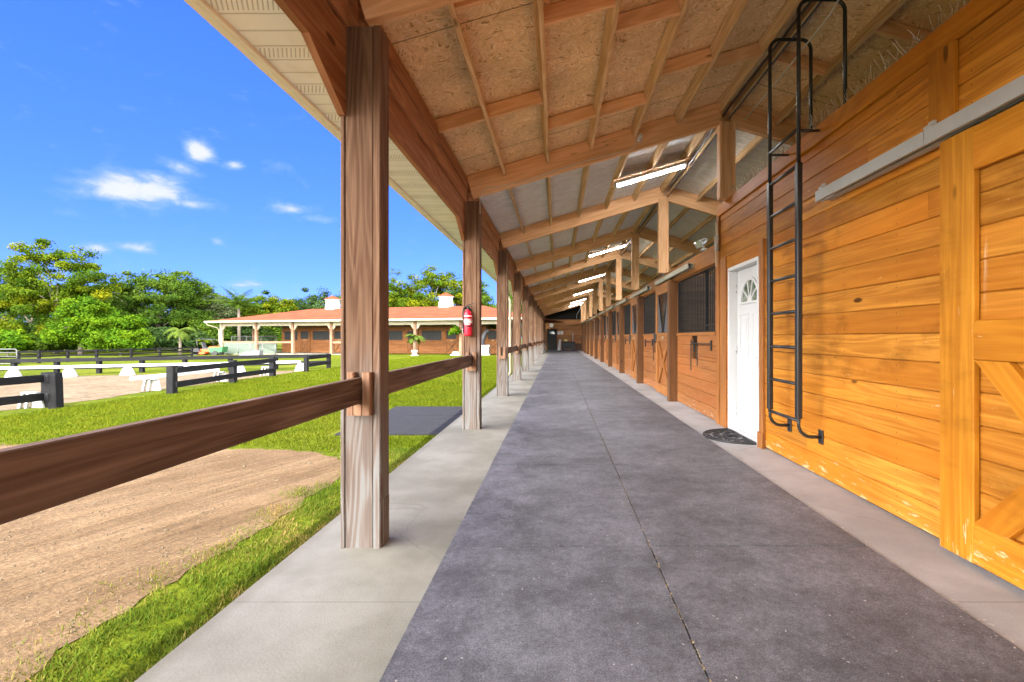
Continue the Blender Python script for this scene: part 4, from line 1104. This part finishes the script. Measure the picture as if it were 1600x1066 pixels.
for dx in doors:
    d = put('stall_door', None, fb, (dx, WY - .03, .07)); bpy.data.objects.remove(d)
    m = MB()
    for x0, x1, z0, z1 in ((0, .14, 0, 2.0), (1.01, 1.15, 0, 2.0), (.142, 1.008, 1.86, 2.0), (.142, 1.008, 1.0, 1.2), (.142, 1.008, 0, .12)): m.bx(x0, x1, -.02, .02, z0, z1, ch=.005)
    m.bx(.142, 1.008, .0, .018, .121, .999)
    d = part('stall_door', m, M['farwood'], fb, (dx, WY - .04, .07))
    m = MB(); m.plank((.18, -.012, .14), (.97, -.012, .98), .10, .02, up=(0, 1, 0)); m2 = MB(); m2.plank((.97, -.008, .14), (.18, -.008, .98), .10, .02, up=(0, 1, 0))
    m.plank((.97, -.006, .14), (.18, -.006, .98), .10, .02, up=(0, 1, 0)); part('brace', m, M['farpost'], d)
    m = MB(); m.bx(.142, 1.008, .0, .015, 1.201, 1.859); part('window', m, M['dark'], d)
    m = MB(); m.bx(.48, .68, -.03, -.021, 1.07, 1.12); part('nameplate', m, M['cream'], d)
for a, b in wins:
    m = MB(); m.bx(a, b, WY, WY + .02, 1.18, 1.95)
    d = part('window', m, M['farglass'], fb)
    m = MB()
    n = int((b - a) / .12)
    for k in range(n + 1): m.tube([(a + k * (b - a) / n, WY - .01, 1.18), (a + k * (b - a) / n, WY - .01, 1.95)], .012, 6, cap=False)
    part('bars', m, M['blackmetal'], d)
for i, seg in ((2, 'r'), (4, 'r')):
    m = MB(); m.plank((i * SPN - SPN + .12, -.0, 1.0), (i * SPN - .12, -.0, 1.0), .15, .05, ch=.005); part('porch_rail', m, M['farpost'], fb)
m = MB(); m.plank((.12, 0, 1.0), (SPN - .12, 0, 1.0), .15, .05, ch=.005); part('porch_rail', m, M['farpost'], fb)

def at(px, Y, z=None):
    x = (px - VX) * Y / 780; return Vector((x, Y, gz(x) if z is None else z))
# metal pen panels, boards and machines at the left end of the porch
for px0, px1, Y, h, lab in ((362, 432, 43.2, 1.55, 'tall grey metal pen panels standing under the end of the porch'), (372, 430, 40.0, .9, 'pale metal pen rails in front of the porch end')):
    a, b = at(px0, Y), at(px1, Y); t = thing('pen_panel', lab, 'pen panel', a, 0, 'metal pen panels')
    d = b - a; m = MB(); 
    for f in (0, .33, .66, 1): m.tube([d * f, d * f + Vector((0, 0, h))], .03, 6)
    for z in (.1, h * .55, h): m.tube([Vector((0, 0, z)), d + Vector((0, 0, z))], .025, 6)
    part('frame', m, M['pen'], t)
    m = MB()
    for f in np.arange(.02, .99, .02 if h > 1 else .12): m.tube([d * f + Vector((0, .0, .1)), d * f + Vector((0, 0, h))], .007, 4, cap=False)
    part('mesh_wire', m, M['pen'], t)
m = MB(); a = at(350, 42.2); b = at(432, 42.0); d = b - a; m.plank((0, 0, .45), Vector((d.x, d.y, .45)), .9, .05); tag(part('green_board', m, M['greenboard'], None, a + Vector((0, 0, .1))), 'pale green board standing behind the pen rails at the porch end', 'board')
m = MB(); a = at(372, 38.6); b = at(402, 38.4); d = b - a; m.prism([(0, 0, .05), (d.x, 0, .05), (d.x, .1, .42), (.6, .1, .36)], (0, .5, 0)); tag(part('grey_tarp', m, M['tarp'], None, a), 'low grey sheet-covered pile in front of the pen rails', 'pile')
mw = thing('ride_on_mower', 'orange ride-on mower with a black roll bar parked left of the stable building', 'mower', at(326, 42))
m = MB(); m.bx(-.85, .75, -.45, .45, .22, .48, ch=.06); m.bx(.25, .95, -.4, .4, .40, .72, ch=.1); m.bx(-1.0, .1, -.62, .62, .10, .26, ch=.04); part('body', m, M['orange'], mw)
for x, r in ((-.65, .30), (.75, .20)):
    for y in (-.52, .52):
        m = MB(); m.tube([(x, y - .1, r), (x, y + .1, r)], r, 14); part('wheel', m, M['blackplastic'], mw)
m = MB(); m.bx(-.35, .12, -.25, .25, .50, .60, ch=.04); m.plank((-.32, 0, .58), (-.48, 0, 1.05), .08, .46, up=(1, 0, 0), ch=.03); part('seat', m, M['grey'], mw)
m = MB(); m.tube([(-.6, -.4, .4), (-.75, -.4, 1.35), (-.75, .4, 1.35), (-.6, .4, .4)], .03, 8); m.tube([(-.75, -.4, 1.35), (.45, -.35, 1.30), (.75, -.35, .7)], .025, 8); m.tube([(-.75, .4, 1.35), (.45, .35, 1.30), (.75, .35, .7)], .025, 8); part('roll_bar', m, M['blackmetal'], mw)
gu = thing('green_utility_cart', 'small green cart parked between the orange mower and the cream porch post', 'cart', at(341, 41.2))
m = MB(); m.prism([(-.5, -.35, .25), (.5, -.35, .25), (.6, -.35, .7), (-.6, -.35, .6)], (0, .7, 0)); part('tub', m, M['green'], gu)
for y in (-.4, .36):
    m = MB(); m.tube([(0, y, .2), (0, y + .08, .2)], .2, 12); part('wheel', m, M['blackplastic'], gu)

# ------------------------------------------------------------------ vegetation
def leafmesh(name, C, Nrm, size, rnd, mat, aspect=.55):
    """C centres (n,3); one bent leaf-shaped face each"""
    n = len(C)
    u = np.random.normal(size=(n, 3)); u -= (u * Nrm).sum(1)[:, None] * Nrm; u /= np.linalg.norm(u, axis=1)[:, None] + 1e-9
    v = np.cross(Nrm, u); s = size[:, None]
    P = np.stack([C - u * s * .5, C + v * s * aspect * .5 - u * s * .05, C + u * s * .5 - Nrm * s * .12, C - v * s * aspect * .5 - u * s * .05], 1).reshape(-1, 3)
    me = bpy.data.meshes.new(name); me.vertices.add(4 * n); me.vertices.foreach_set('co', P.astype(np.float32).ravel())
    me.loops.add(4 * n); me.loops.foreach_set('vertex_index', np.arange(4 * n, dtype=np.int32))
    me.polygons.add(n); me.polygons.foreach_set('loop_start', np.arange(0, 4 * n, 4, dtype=np.int32)); me.polygons.foreach_set('loop_total', np.full(n, 4, dtype=np.int32))
    a = me.attributes.new('rnd', 'FLOAT', 'FACE'); a.data.foreach_set('value', np.clip(rnd, 0, 1).astype(np.float32))
    me.materials.append(mat); me.update(calc_edges=True); return me
def crown(lobes, nclump, nleaf, lsize, csize, mat, name='crown', shell=.55):
    """lobes: (x,y,z,rx,ry,rz) ellipsoids; leaf clumps scattered in their outer part"""
    vol = np.array([l[3] * l[4] * l[5] for l in lobes]) ** .75; vol /= vol.sum()
    Cs, Ns, Rs, Ss, centres = [], [], [], [], []
    for k in range(nclump):
        l = lobes[np.random.choice(len(lobes), p=vol)]
        d = np.random.normal(size=3); d /= np.linalg.norm(d)
        if d[2] < -.5: d[2] *= .4
        r = (shell + (1 - shell) * np.random.rand()) * (1 + .14 * np.random.randn())
        c = np.array(l[:3]) + d * r * np.array(l[3:]); centres.append(c)
        m = int(nleaf * np.random.uniform(.55, 1.4)); cs = csize * np.random.uniform(.6, 1.35)
        q = np.random.normal(size=(m, 3)); q /= np.linalg.norm(q, axis=1)[:, None]; q *= (np.random.rand(m, 1) ** .45)
        P = c + q * cs * np.array((1, 1, .62))
        nn = q * .5 + d * .35 + np.array((0, 0, .55)) + np.random.normal(size=(m, 3)) * .55; nn /= np.linalg.norm(nn, axis=1)[:, None]
        Cs.append(P); Ns.append(nn); Rs.append(np.random.rand() * .75 + np.random.rand(m) * .25); Ss.append(lsize * np.random.uniform(.6, 1.35, m))
    me = leafmesh(name, np.concatenate(Cs), np.concatenate(Ns), np.concatenate(Ss), np.concatenate(Rs), mat)
    return me, centres
def tree(name, label, px, Y, hw, top, lobes=None, mat='leaf_mid', nclump=110, nleaf=130, lsize=.22, csize=.72, low=.25, group=None, cat='tree', trunk=True, trunk_r=.16, lean=0.0, skew=0.0):
    """px centre column, hw half width in the same units, top row: sizes are taken from the distance Y"""
    b = at(px, Y); k = Y / 780; rx = hw * k; hgt = (VY - top) * k + H - b.z
    t = thing(name, label, cat, b, 0, group)
    if lobes is None:
        lobes = [(0, 0, .62, 1.0, .9, .36)]
        for q in range(7):
            a = q / 7 * 6.283 + random.random(); rr = random.uniform(.3, .62)
            lobes.append((math.cos(a) * rr, math.sin(a) * rr, random.uniform(low + .15, .82), random.uniform(.32, .5), random.uniform(.32, .5), random.uniform(.14, .24)))
    nclump = int(nclump * 1.35)
    L = [(x * rx, y * rx, z * hgt, a * rx, c * rx, min(d * hgt, hgt - z * hgt if hgt - z * hgt > .1 * hgt else d * hgt)) for x, y, z, a, c, d in lobes]
    me, cen = crown(L, nclump, nleaf, lsize, csize, M[mat])
    put('crown', me, t)
    if trunk:
        m = MB(); m.tube([(0, 0, -.2), (lean * .3, 0, hgt * .2), (lean * .7, .05, hgt * .42), (lean, .1, hgt * .62)], [trunk_r * 1.3, trunk_r, trunk_r * .8, trunk_r * .45], 8)
        for c in random.sample(cen, min(9, len(cen))):
            s0 = Vector((lean * .6, .04, hgt * random.uniform(.22, .5))); e = Vector(c); md = s0.lerp(e, .5) + Vector((0, 0, .06 * hgt * random.random()))
            m.tube([s0, md, e], [trunk_r * .5, trunk_r * .32, trunk_r * .1], 6)
        part('trunk', m, M['bark'], t)
    return t
G1 = 'trees behind the fences'
tree('shade_tree', 'tall loose yellow-green tree at the left, rising above everything beside it', 88, 46, 78, 374, mat='leaf_yellow', nclump=190, lobes=[(0, 0, .62, .9, .8, .34), (-.5, 0, .30, .6, .5, .22), (.3, 0, .28, .7, .5, .22), (-.35, 0, .86, .34, .4, .14), (.35, 0, .80, .45, .4, .18), (.62, 0, .60, .40, .4, .22), (-.6, 0, .5, .4, .4, .22), (-.42, .1, .97, .16, .2, .06), (.1, 0, .4, .8, .6, .2), (-.1, -.3, .7, .5, .4, .2)], group=G1)
tree('shade_tree', 'dark crowned tree cut by the left edge, behind the metal field gate', -14, 48, 64, 394, mat='leaf_mid', nclump=150, group=G1)
tree('shade_tree', 'bright light-green layered tree below the tall yellow-green one', 126, 42.5, 44, 466, mat='leaf_bright', nclump=130, lsize=.20, csize=.6, lobes=[(.1, 0, .68, .8, .8, .3), (0, 0, .35, .95, .9, .24), (-.5, 0, .30, .45, .5, .14), (.5, 0, .5, .5, .5, .2), (.2, 0, .86, .5, .5, .14)], group=G1)
tree('round_bush', 'yellow-green rounded bush standing in front of the dark round tree', 188, 41, 40, 492, mat='leaf_bright', nclump=120, lsize=.19, csize=.55, cat='bush', lobes=[(0, 0, .5, .95, .9, .48), (.3, 0, .78, .5, .5, .2), (-.4, 0, .3, .6, .6, .28), (.4, 0, .3, .55, .6, .28)], group=G1, trunk_r=.07)
tree('shade_tree', 'broad dark-green domed tree left of the stable building', 248, 54, 84, 424, mat='leaf_mid', nclump=230, lobes=[(0, 0, .70, .85, .8, .30), (-.55, 0, .6, .45, .5, .25), (.5, 0, .66, .48, .5, .26), (-.2, 0, .82, .5, .5, .17), (.25, 0, .84, .5, .5, .15), (0, -.2, .42, .95, .7, .2), (.6, 0, .4, .4, .4, .2)], group=G1)
tree('shade_tree', 'deep green tree filling the space between the yellow tree and the dark dome', 178, 58, 36, 440, mat='leaf_dark', nclump=90, group=G1)
tree('shade_tree', 'green tree filling the gaps behind the tall yellow-green tree', 50, 60, 50, 412, mat='leaf_mid', nclump=150, low=.1, group=G1)
tree('shade_tree', 'dark tree in the notch between the tall yellow-green tree and the dome', 142, 61, 34, 436, mat='leaf_dark', nclump=120, low=.1, group=G1)
tree('shade_tree', 'olive tree at the right flank of the dark-green dome', 312, 60, 34, 452, mat='leaf_mid', nclump=110, low=.1, group=G1)
tree('shade_tree', 'thin grey-green tree just left of the coconut palm', 334, 57, 34, 456, mat='leaf_grey', nclump=90, nleaf=90, group=G1)
tree('shade_tree', 'yellow-tinged tree behind the left end of the orange roof', 412, 58, 34, 458, mat='leaf_yellow', nclump=110, group=G1)
tree('shade_tree', 'olive green tree behind the orange roof, right of the coconut palm', 372, 60, 40, 474, mat='leaf_yellow', nclump=100, group=G1)
tree('shade_tree', 'dark-green tree behind the left cupola', 498, 62, 46, 450, mat='leaf_dark', nclump=130, group=G1)
tree('shade_tree', 'low yellow-green tree between the olive tree and the dark one behind the roof', 446, 59, 26, 466, mat='leaf_yellow', nclump=80, group=G1)
tree('shade_tree', 'large yellow-green tree rising behind the right cupola', 668, 60, 66, 416, mat='leaf_yellow', nclump=210, group=G1)
tree('shade_tree', 'green tree behind the roof, beside the fire extinguisher post', 738, 62, 36, 436, mat='leaf_mid', nclump=130, group=G1)
tree('shade_tree', 'green tree behind the left part of the orange roof, hidden by the nearest post', 574, 63, 46, 446, mat='leaf_mid', nclump=110, group=G1)
tree('shade_tree', 'bright green tree seen between the far aisle posts', 812, 52, 40, 430, mat='leaf_bright', nclump=150, group=G1)
tree('round_bush', 'bright green shrub behind the white planter box', 766, 41, 24, 502, mat='leaf_bright', nclump=110, lsize=.2, csize=.4, cat='bush', lobes=[(0, 0, .5, 1, .9, .46), (.3, 0, .75, .5, .5, .22), (-.3, 0, .7, .5, .5, .24)], trunk_r=.05)
tree('round_bush', 'leafy green shrub under the tall tree behind the field gate', 12, 40, 30, 516, mat='leaf_bright', nclump=70, lsize=.24, csize=.45, cat='bush', lobes=[(0, 0, .5, 1, .9, .46), (.3, 0, .75, .5, .5, .22)], trunk_r=.05)
tree('round_bush', 'dark low shrub between the two bright green ones by the back fence', 66, 44, 40, 524, mat='leaf_mid', nclump=70, lsize=.24, csize=.5, cat='bush', lobes=[(0, 0, .5, 1, .9, .46), (-.4, 0, .5, .5, .5, .3)], trunk_r=.05)
tree('round_bush', 'dark green shrub below the domed tree left of the small palm', 244, 48, 30, 512, mat='leaf_dark', nclump=80, lsize=.26, csize=.6, cat='bush', lobes=[(0, 0, .5, 1, .9, .46)], trunk_r=.05)
tree('round_bush', 'dark green shrub between the small palm and the orange mower', 304, 48, 22, 516, mat='leaf_dark', nclump=60, lsize=.26, csize=.5, cat='bush', lobes=[(0, 0, .5, 1, .9, .46)], trunk_r=.05)

for k, (px, Y, hw, top, mt, lab) in enumerate((
    (-30, 50, 34, 506, 'leaf_mid', 'shadowy shrub at the left edge behind the metal gate'), (34, 52, 36, 500, 'leaf_dark', 'dark shrub mass under the left half of the tall yellow-green tree'),
    (92, 51, 34, 504, 'leaf_mid', 'shrub directly under the tall yellow-green tree trunk'), (150, 50, 30, 510, 'leaf_dark', 'dark shrub between the light-green tree and the rounded bush'),
    (214, 56, 34, 498, 'leaf_dark', 'dark shrub behind the rounded bush, under the dome tree'), (276, 56, 34, 492, 'leaf_dark', 'dark shrub mass behind the small pale-trunked palm'),
    (330, 52, 30, 498, 'leaf_mid', 'green shrub behind the cream corner post of the stable'), (378, 56, 36, 490, 'leaf_dark', 'dark shrub seen through the open porch end of the stable'), (424, 58, 30, 486, 'leaf_mid', 'green shrub behind the porch, right of the open end'))):
    tree('round_bush', lab, px, Y, hw, top, mat=mt, nclump=90, nleaf=100, lsize=.24, csize=.7, cat='bush', lobes=[(0, 0, .45, 1, .9, .5), (.4, 0, .6, .5, .5, .34), (-.4, 0, .55, .5, .5, .34)], trunk_r=.05, group='shrubs under the trees')
def frond(mb, root, az, el, L, droop, wd, nl=16):
    root = Vector(root); pts = []; p = root.copy(); e = el
    for k in range(9):
        pts.append(p.copy()); p = p + Vector((math.cos(az) * math.cos(e), math.sin(az) * math.cos(e), math.sin(e))) * L / 8; e -= droop / 8
    mb.tube(pts, [.03 * (1 - k / 10) for k in range(9)], 5)
    for k in range(1, 9):
        a = pts[k - 1]; b = pts[k]
        for f in (.0, .33, .66):
            c = a.lerp(b, f); t = (b - a).normalized(); sd = t.cross(Vector((0, 0, 1))).normalized(); q = (k - 1 + f) / 8
            ln = wd * (math.sin(math.pi * min(1, q * .85 + .15)) * .9 + .1)
            for s_ in (-1, 1):
                tip = c + sd * s_ * ln * .8 + t * ln * .5 - Vector((0, 0, ln * .35)); n = len(mb.V)
                mb.V += [tuple(c - t * .03), tuple(c + t * .05), tuple(tip)]; mb.face([n, n + 1, n + 2], [(0, 0), (0, 1), (1, 1)], random.random())
def palm(label, px, Y, top, nf, L, trunk_h, tr, el=(.2, 1.2), droop=1.4, wd=.5, mat='palm', z=None):
    b = at(px, Y, z); t = thing('palm_tree', label, 'palm', b)
    m = MB(); m.tube([(0, 0, -.1), (.03, 0, trunk_h * .5), (0, 0, trunk_h)], [tr * 1.3, tr, tr * .8], 10); part('trunk', m, M['bark'], t)
    m = MB()
    for k in range(nf): frond(m, (0, 0, trunk_h), k * 2.4 + random.random() * .4, random.uniform(*el), L * random.uniform(.8, 1.1), droop, wd)
    part('fronds', m, M[mat], t)
palm('coconut palm with upright fronds standing above the trees', 373, 54, 440, 26, 3.0, 4.7, .16, (.35, 1.45), 1.1, .95, 'leaf_mid')
palm('small pale-trunked palm in front of the dark trees near the mower', 281, 43, 512, 13, 1.6, 2.0, .11, (.1, 1.1), 2.0, .5)
palm('little yellow palm beside the orange mower', 318, 43.5, 528, 8, .8, 1.1, .06, (.2, 1.0), 1.6, .3, 'leaf_yellow')
# potted palm by a porch post, hanging fern, planter with a stone ornament
pot = thing('potted_palm', 'palm in a pale pedestal pot beside a porch post of the stable building', 'potted plant', at(648, 36.0, fz + .06))
m = MB(); m.lathe([(.30, 0), (.30, .05), (.18, .08), (.16, .2), (.22, .3), (.25, .42), (.22, .42), (.2, .38)], (0, 0, 0), 14); part('pot', m, M['whiteworn'], pot)
m = MB(); m.tube([(0, 0, .36), (.02, 0, .8), (0, 0, 1.3)], .05, 8); part('stem', m, M['bark'], pot)
m = MB()
for k in range(16): frond(m, (0, 0, 1.3), k * 2.4, random.uniform(.1, 1.1), random.uniform(.8, 1.05), 1.9, .28)
part('fronds', m, M['palm'], pot)
hf = thing('hanging_fern', 'green fern basket hanging under the porch header behind the extinguisher post', 'hanging plant', at(711, 36.4, 2.1))
me, _ = crown([(0, 0, -.45, .42, .42, .38)], 26, 40, .16, .2, M['leaf_bright'], 'fronds'); put('fronds', me, hf)
m = MB(); m.lathe([(.10, -.5), (.20, -.32), (.22, -.30)], (0, 0, 0), 10); part('basket', m, M['dirtybrown'], hf)
m = MB(); m.tube([(0, 0, -.32), (0, 0, .08)], .008, 4); part('hanger', m, M['blackmetal'], hf)
fl = thing('pedestal_base', 'pale round pedestal foot at the base of a porch post behind the extinguisher post', 'pedestal', at(712, 36.2, fz + .06))
m = MB(); m.lathe([(.40, 0), (.40, .10), (.26, .16), (.22, .3)], (0, 0, 0), 12); part('foot', m, M['whiteworn'], fl)
pl = thing('planter_box', 'square white stone planter on the lawn edge, right of the extinguisher post', 'planter', at(757, 36.6))
m = MB(); m.bx(-.42, .42, -.42, .42, 0, .10, ch=.01); m.bx(-.36, .36, -.36, .36, .10, .62, ch=.01); m.bx(-.42, .42, -.42, .42, .622, .74, ch=.015); part('box', m, M['whiteworn'], pl)
sn = thing('stone_ornament', 'dark grey slanted stone ornament on the white planter', 'ornament', at(756, 36.6) + Vector((0, 0, .742)))
m = MB(); m.tube([(-.12, 0, 0), (-.16, 0, .25), (.0, 0, .62), (.16, 0, .95), (.30, 0, 1.05), (.34, 0, .86)], [.26, .20, .19, .15, .12, .06], 12); part('body', m, M['grey'], sn)
m = MB(); m.tube([(.20, -.06, 1.08), (.16, -.08, 1.26)], [.05, .01], 6); m.tube([(.20, .06, 1.08), (.16, .08, 1.26)], [.05, .01], 6); part('ear', m, M['grey'], sn)

# far woodland closing the view
lob = []
for k in range(64):
    px = -160 + k * 20; Y = random.uniform(74, 92); x = (px - VX) * Y / 780; hgt = random.uniform(6.0, 9.0)
    lob.append((x, Y, hgt * .45, 2.6, 2.2, hgt * .55))
me, _ = crown(lob, 1500, 60, .42, 1.4, M['leaf_dark'], 'woodland', .3)
struct(put('woodland', me), 'stuff')['label'] = 'dense dark woodland far behind the trees and the stable building'

# ------------------------------------------------------------------ grass blades
def blades(name, n, region, h, w, mat, keep=None, dens=None, label=None):
    x0, x1, y0, y1 = region; P = np.random.rand(n, 2) * (x1 - x0, y1 - y0) + (x0, y0)
    if keep is not None: P = P[keep(P[:, 0], P[:, 1])]
    n = len(P); z = np.array([gz(x) for x in P[:, 0]])
    hh = h[0] + (h[1] - h[0]) * np.random.rand(n) ** 1.6; ww = np.random.uniform(w[0], w[1], n); a = np.random.rand(n) * 6.283
    ln = np.random.normal(size=(n, 2)) * (hh * .55)[:, None]
    dx, dy = np.cos(a) * ww / 2, np.sin(a) * ww / 2
    V = np.stack([np.stack([P[:, 0] - dx, P[:, 1] - dy, z - .004], 1), np.stack([P[:, 0] + dx, P[:, 1] + dy, z - .004], 1), np.stack([P[:, 0] + ln[:, 0], P[:, 1] + ln[:, 1], z + hh], 1)], 1).reshape(-1, 3)
    me = bpy.data.meshes.new(name); me.vertices.add(3 * n); me.vertices.foreach_set('co', V.astype(np.float32).ravel())
    me.loops.add(3 * n); me.loops.foreach_set('vertex_index', np.arange(3 * n, dtype=np.int32))
    me.polygons.add(n); me.polygons.foreach_set('loop_start', np.arange(0, 3 * n, 3, dtype=np.int32)); me.polygons.foreach_set('loop_total', np.full(n, 3, dtype=np.int32))
    r = np.random.rand(n) * .55 + .45 * (.5 + .5 * np.sin(P[:, 0] * 5.1 + np.sin(P[:, 1] * 3.3) * 2)) * np.random.rand(n) 
    if dens is not None: r = np.clip(r + dens(P[:, 0], P[:, 1]), 0, 1)
    at_ = me.attributes.new('rnd', 'FLOAT', 'FACE'); at_.data.foreach_set('value', r.astype(np.float32))
    me.materials.append(mat); me.update(calc_edges=True)
    o = struct(put(name, me), 'stuff'); o['label'] = label; return o
def clump(x, y): return np.sin(x * 13 + np.sin(y * 7) * 1.6) * np.sin(y * 9.7 + np.sin(x * 6) * 2)
edge = lambda y: -2.10 + .07 * np.sin(y * 4.1) + .05 * np.sin(y * 11.3) + .10 * (y > 4.4)
blades('grass_strip', 100000, (-2.5, -1.50, .9, 5.9), (.010, .036), (.004, .011), M['blade'],
       keep=lambda x, y: (x > edge(y) - .26 * np.random.rand(len(x)) ** 2.6) & (np.random.rand(len(x)) < .55 + .45 * clump(x, y) - .35 * np.clip(clump(x * .55, y * .5) - .35, 0, 1)),
       dens=lambda x, y: np.where(x > -1.64, .22, 0) + np.where(x < edge(y) + .03, .12, 0) + .45 * np.clip(clump(x * .55, y * .5) - .35, 0, 1), label='strip of rough grass between the concrete slab and the dirt road')
inmat = lambda x, y: (x > -3.1) & (y > 6.6) & (y < 9.4)
blades('lawn_grass', 150000, (-9.2, -1.51, 5.6, 15), (.02, .055), (.007, .014), M['blade_lawn'],
       keep=lambda x, y: ~inmat(x, y) & (y > 5.75 + (-2.4 - x) * .08 + .25 * np.sin(x * 3) * .4 + .18 * np.random.rand(len(x)) ** 2) & (x > y * -1.3), label='short mown lawn grass between the barn and the arena')
blades('lawn_grass', 90000, (-9.7, -1.6, 14, 34), (.025, .06), (.014, .026), M['blade_lawn'], label='short mown lawn grass reaching to the stable building')

# ------------------------------------------------------------------ light, sky, camera
SUN_EL, SUN_DIR = R(56), Vector((-.03, -1, 0)).normalized()
ld_ = bpy.data.lights.new('Sun', 'SUN'); ld_.energy = SUN_E; ld_.angle = R(.6); ld_.color = (1, .965, .90)
so = bpy.data.objects.new('sun', ld_); COL.objects.link(so)
dv = Vector((SUN_DIR.x * math.cos(SUN_EL), SUN_DIR.y * math.cos(SUN_EL), math.sin(SUN_EL)))
so.rotation_euler = dv.to_track_quat('Z', 'Y').to_euler(); so.location = (0, -20, 30)
W = bpy.data.worlds.new('World'); SC.world = W; W.use_nodes = True
class WT(NT):
    def __init__(s, w): s.nt = w.node_tree; s.nt.nodes.clear(); s.out = s.nt.nodes.new('ShaderNodeOutputWorld')
t = WT(W)
sky = t.n('TexSky', sky_type='NISHITA', sun_disc=False, sun_elevation=SUN_EL, sun_rotation=math.atan2(dv.x, dv.y), altitude=0, air_density=1.0, dust_density=.3, ozone_density=2.0)
d = t.n('TexCoord').outputs['Generated']; sp_ = t.n('SeparateXYZ', {0: d})
az = t.math('ARCTAN2', sp_.outputs[0], sp_.outputs[1]); el = t.math('ARCSINE', sp_.outputs[2])
skc = t.mix(1.0, sky.outputs[0], t.mix(t.ss(el, .0, .55), SKY_LOW, SKY_TINT), 'MULTIPLY')
acc = None
for px, py, wx, wy, st in ((215, 296, 84, 27, 1.3), (235, 284, 40, 20, .9), (180, 305, 66, 15, .8), (290, 318, 48, 9, .8), (311, 236, 26, 20, 1.25), (285, 262, 30, 11, .7), (367, 258, 17, 9, .75), (455, 326, 36, 8, .8), (497, 342, 30, 7, .6), (147, 388, 30, 11, .8), (216, 387, 38, 10, .85), (392, 445, 40, 7, .7), (440, 260, 22, 8, .4), (340, 378, 10, 6, .5)):
    a0 = math.atan((px - VX) / F); e0 = math.atan((VY - py) / F * math.cos(a0)); sc = math.cos(a0) ** 2 / F
    dx = t.mul(t.add(az, -a0), 1 / (wx * sc)); dy = t.mul(t.add(el, -e0), 1 / (wy * sc * 1.15))
    g_ = t.mul(t.math('EXPONENT', t.mul(t.add(t.mul(dx, dx), t.mul(dy, dy)), -1.0)), st)
    acc = g_ if acc is None else t.math('MAXIMUM', acc, g_)
v3 = t.n('CombineXYZ', {0: t.mul(az, 14.0), 1: t.mul(el, 26.0), 2: 0.0}).outputs[0]
fb1 = t.noise(v3, 1.6, 8.0, .62, .4)
den = t.ss(t.math('MULTIPLY_ADD', acc, .78, t.mul(t.add(fb1, -.5), 1.25)), .06, .92)
ccol = t.mix(t.ss(den, .3, 1.0), CLOUD_THIN, CLOUD)
skc = t.mix(den, skc, ccol)
# bright cloud bank added out of view behind the viewer to light the aisle
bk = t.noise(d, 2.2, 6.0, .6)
fill_bank = t.ss(t.add(sp_.outputs[1], t.mul(t.add(bk, -.5), .4)), BANK[0], BANK[1], 1, 0)
fill_bank = t.mul(fill_bank, t.ss(t.add(el, t.mul(t.add(bk, -.5), .4)), R(32), R(58), 1, .22))
skc = t.mix(fill_bank, skc, t.mix(t.ss(bk, .3, .7), tuple(c * .75 for c in FILL_BANKC), FILL_BANKC))
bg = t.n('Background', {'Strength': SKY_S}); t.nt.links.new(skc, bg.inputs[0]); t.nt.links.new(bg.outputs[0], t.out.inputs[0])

cam = bpy.data.cameras.new('Camera'); co = bpy.data.objects.new('camera', cam); COL.objects.link(co)
co.location = (0, 0, H); co.rotation_euler = (R(90), 0, 0)
cam.sensor_width = 36; cam.lens = 36 * F / 1600; cam.shift_x = -(VX - 800) / 1600; cam.shift_y = -(533 - VY) / 1600
cam.clip_end = 3000; cam.clip_start = .05
SC.camera = co
SC.render.resolution_x = 1024; SC.render.resolution_y = 682
vs = SC.view_settings; vs.view_transform = 'Standard'; vs.look = 'None'; vs.gamma = 1; vs.exposure = EXPO; vs.use_curve_mapping = False
SC.cycles.max_bounces = 10; SC.cycles.diffuse_bounces = 6; SC.cycles.glossy_bounces = 4
SC.cycles.sample_clamp_indirect = 8
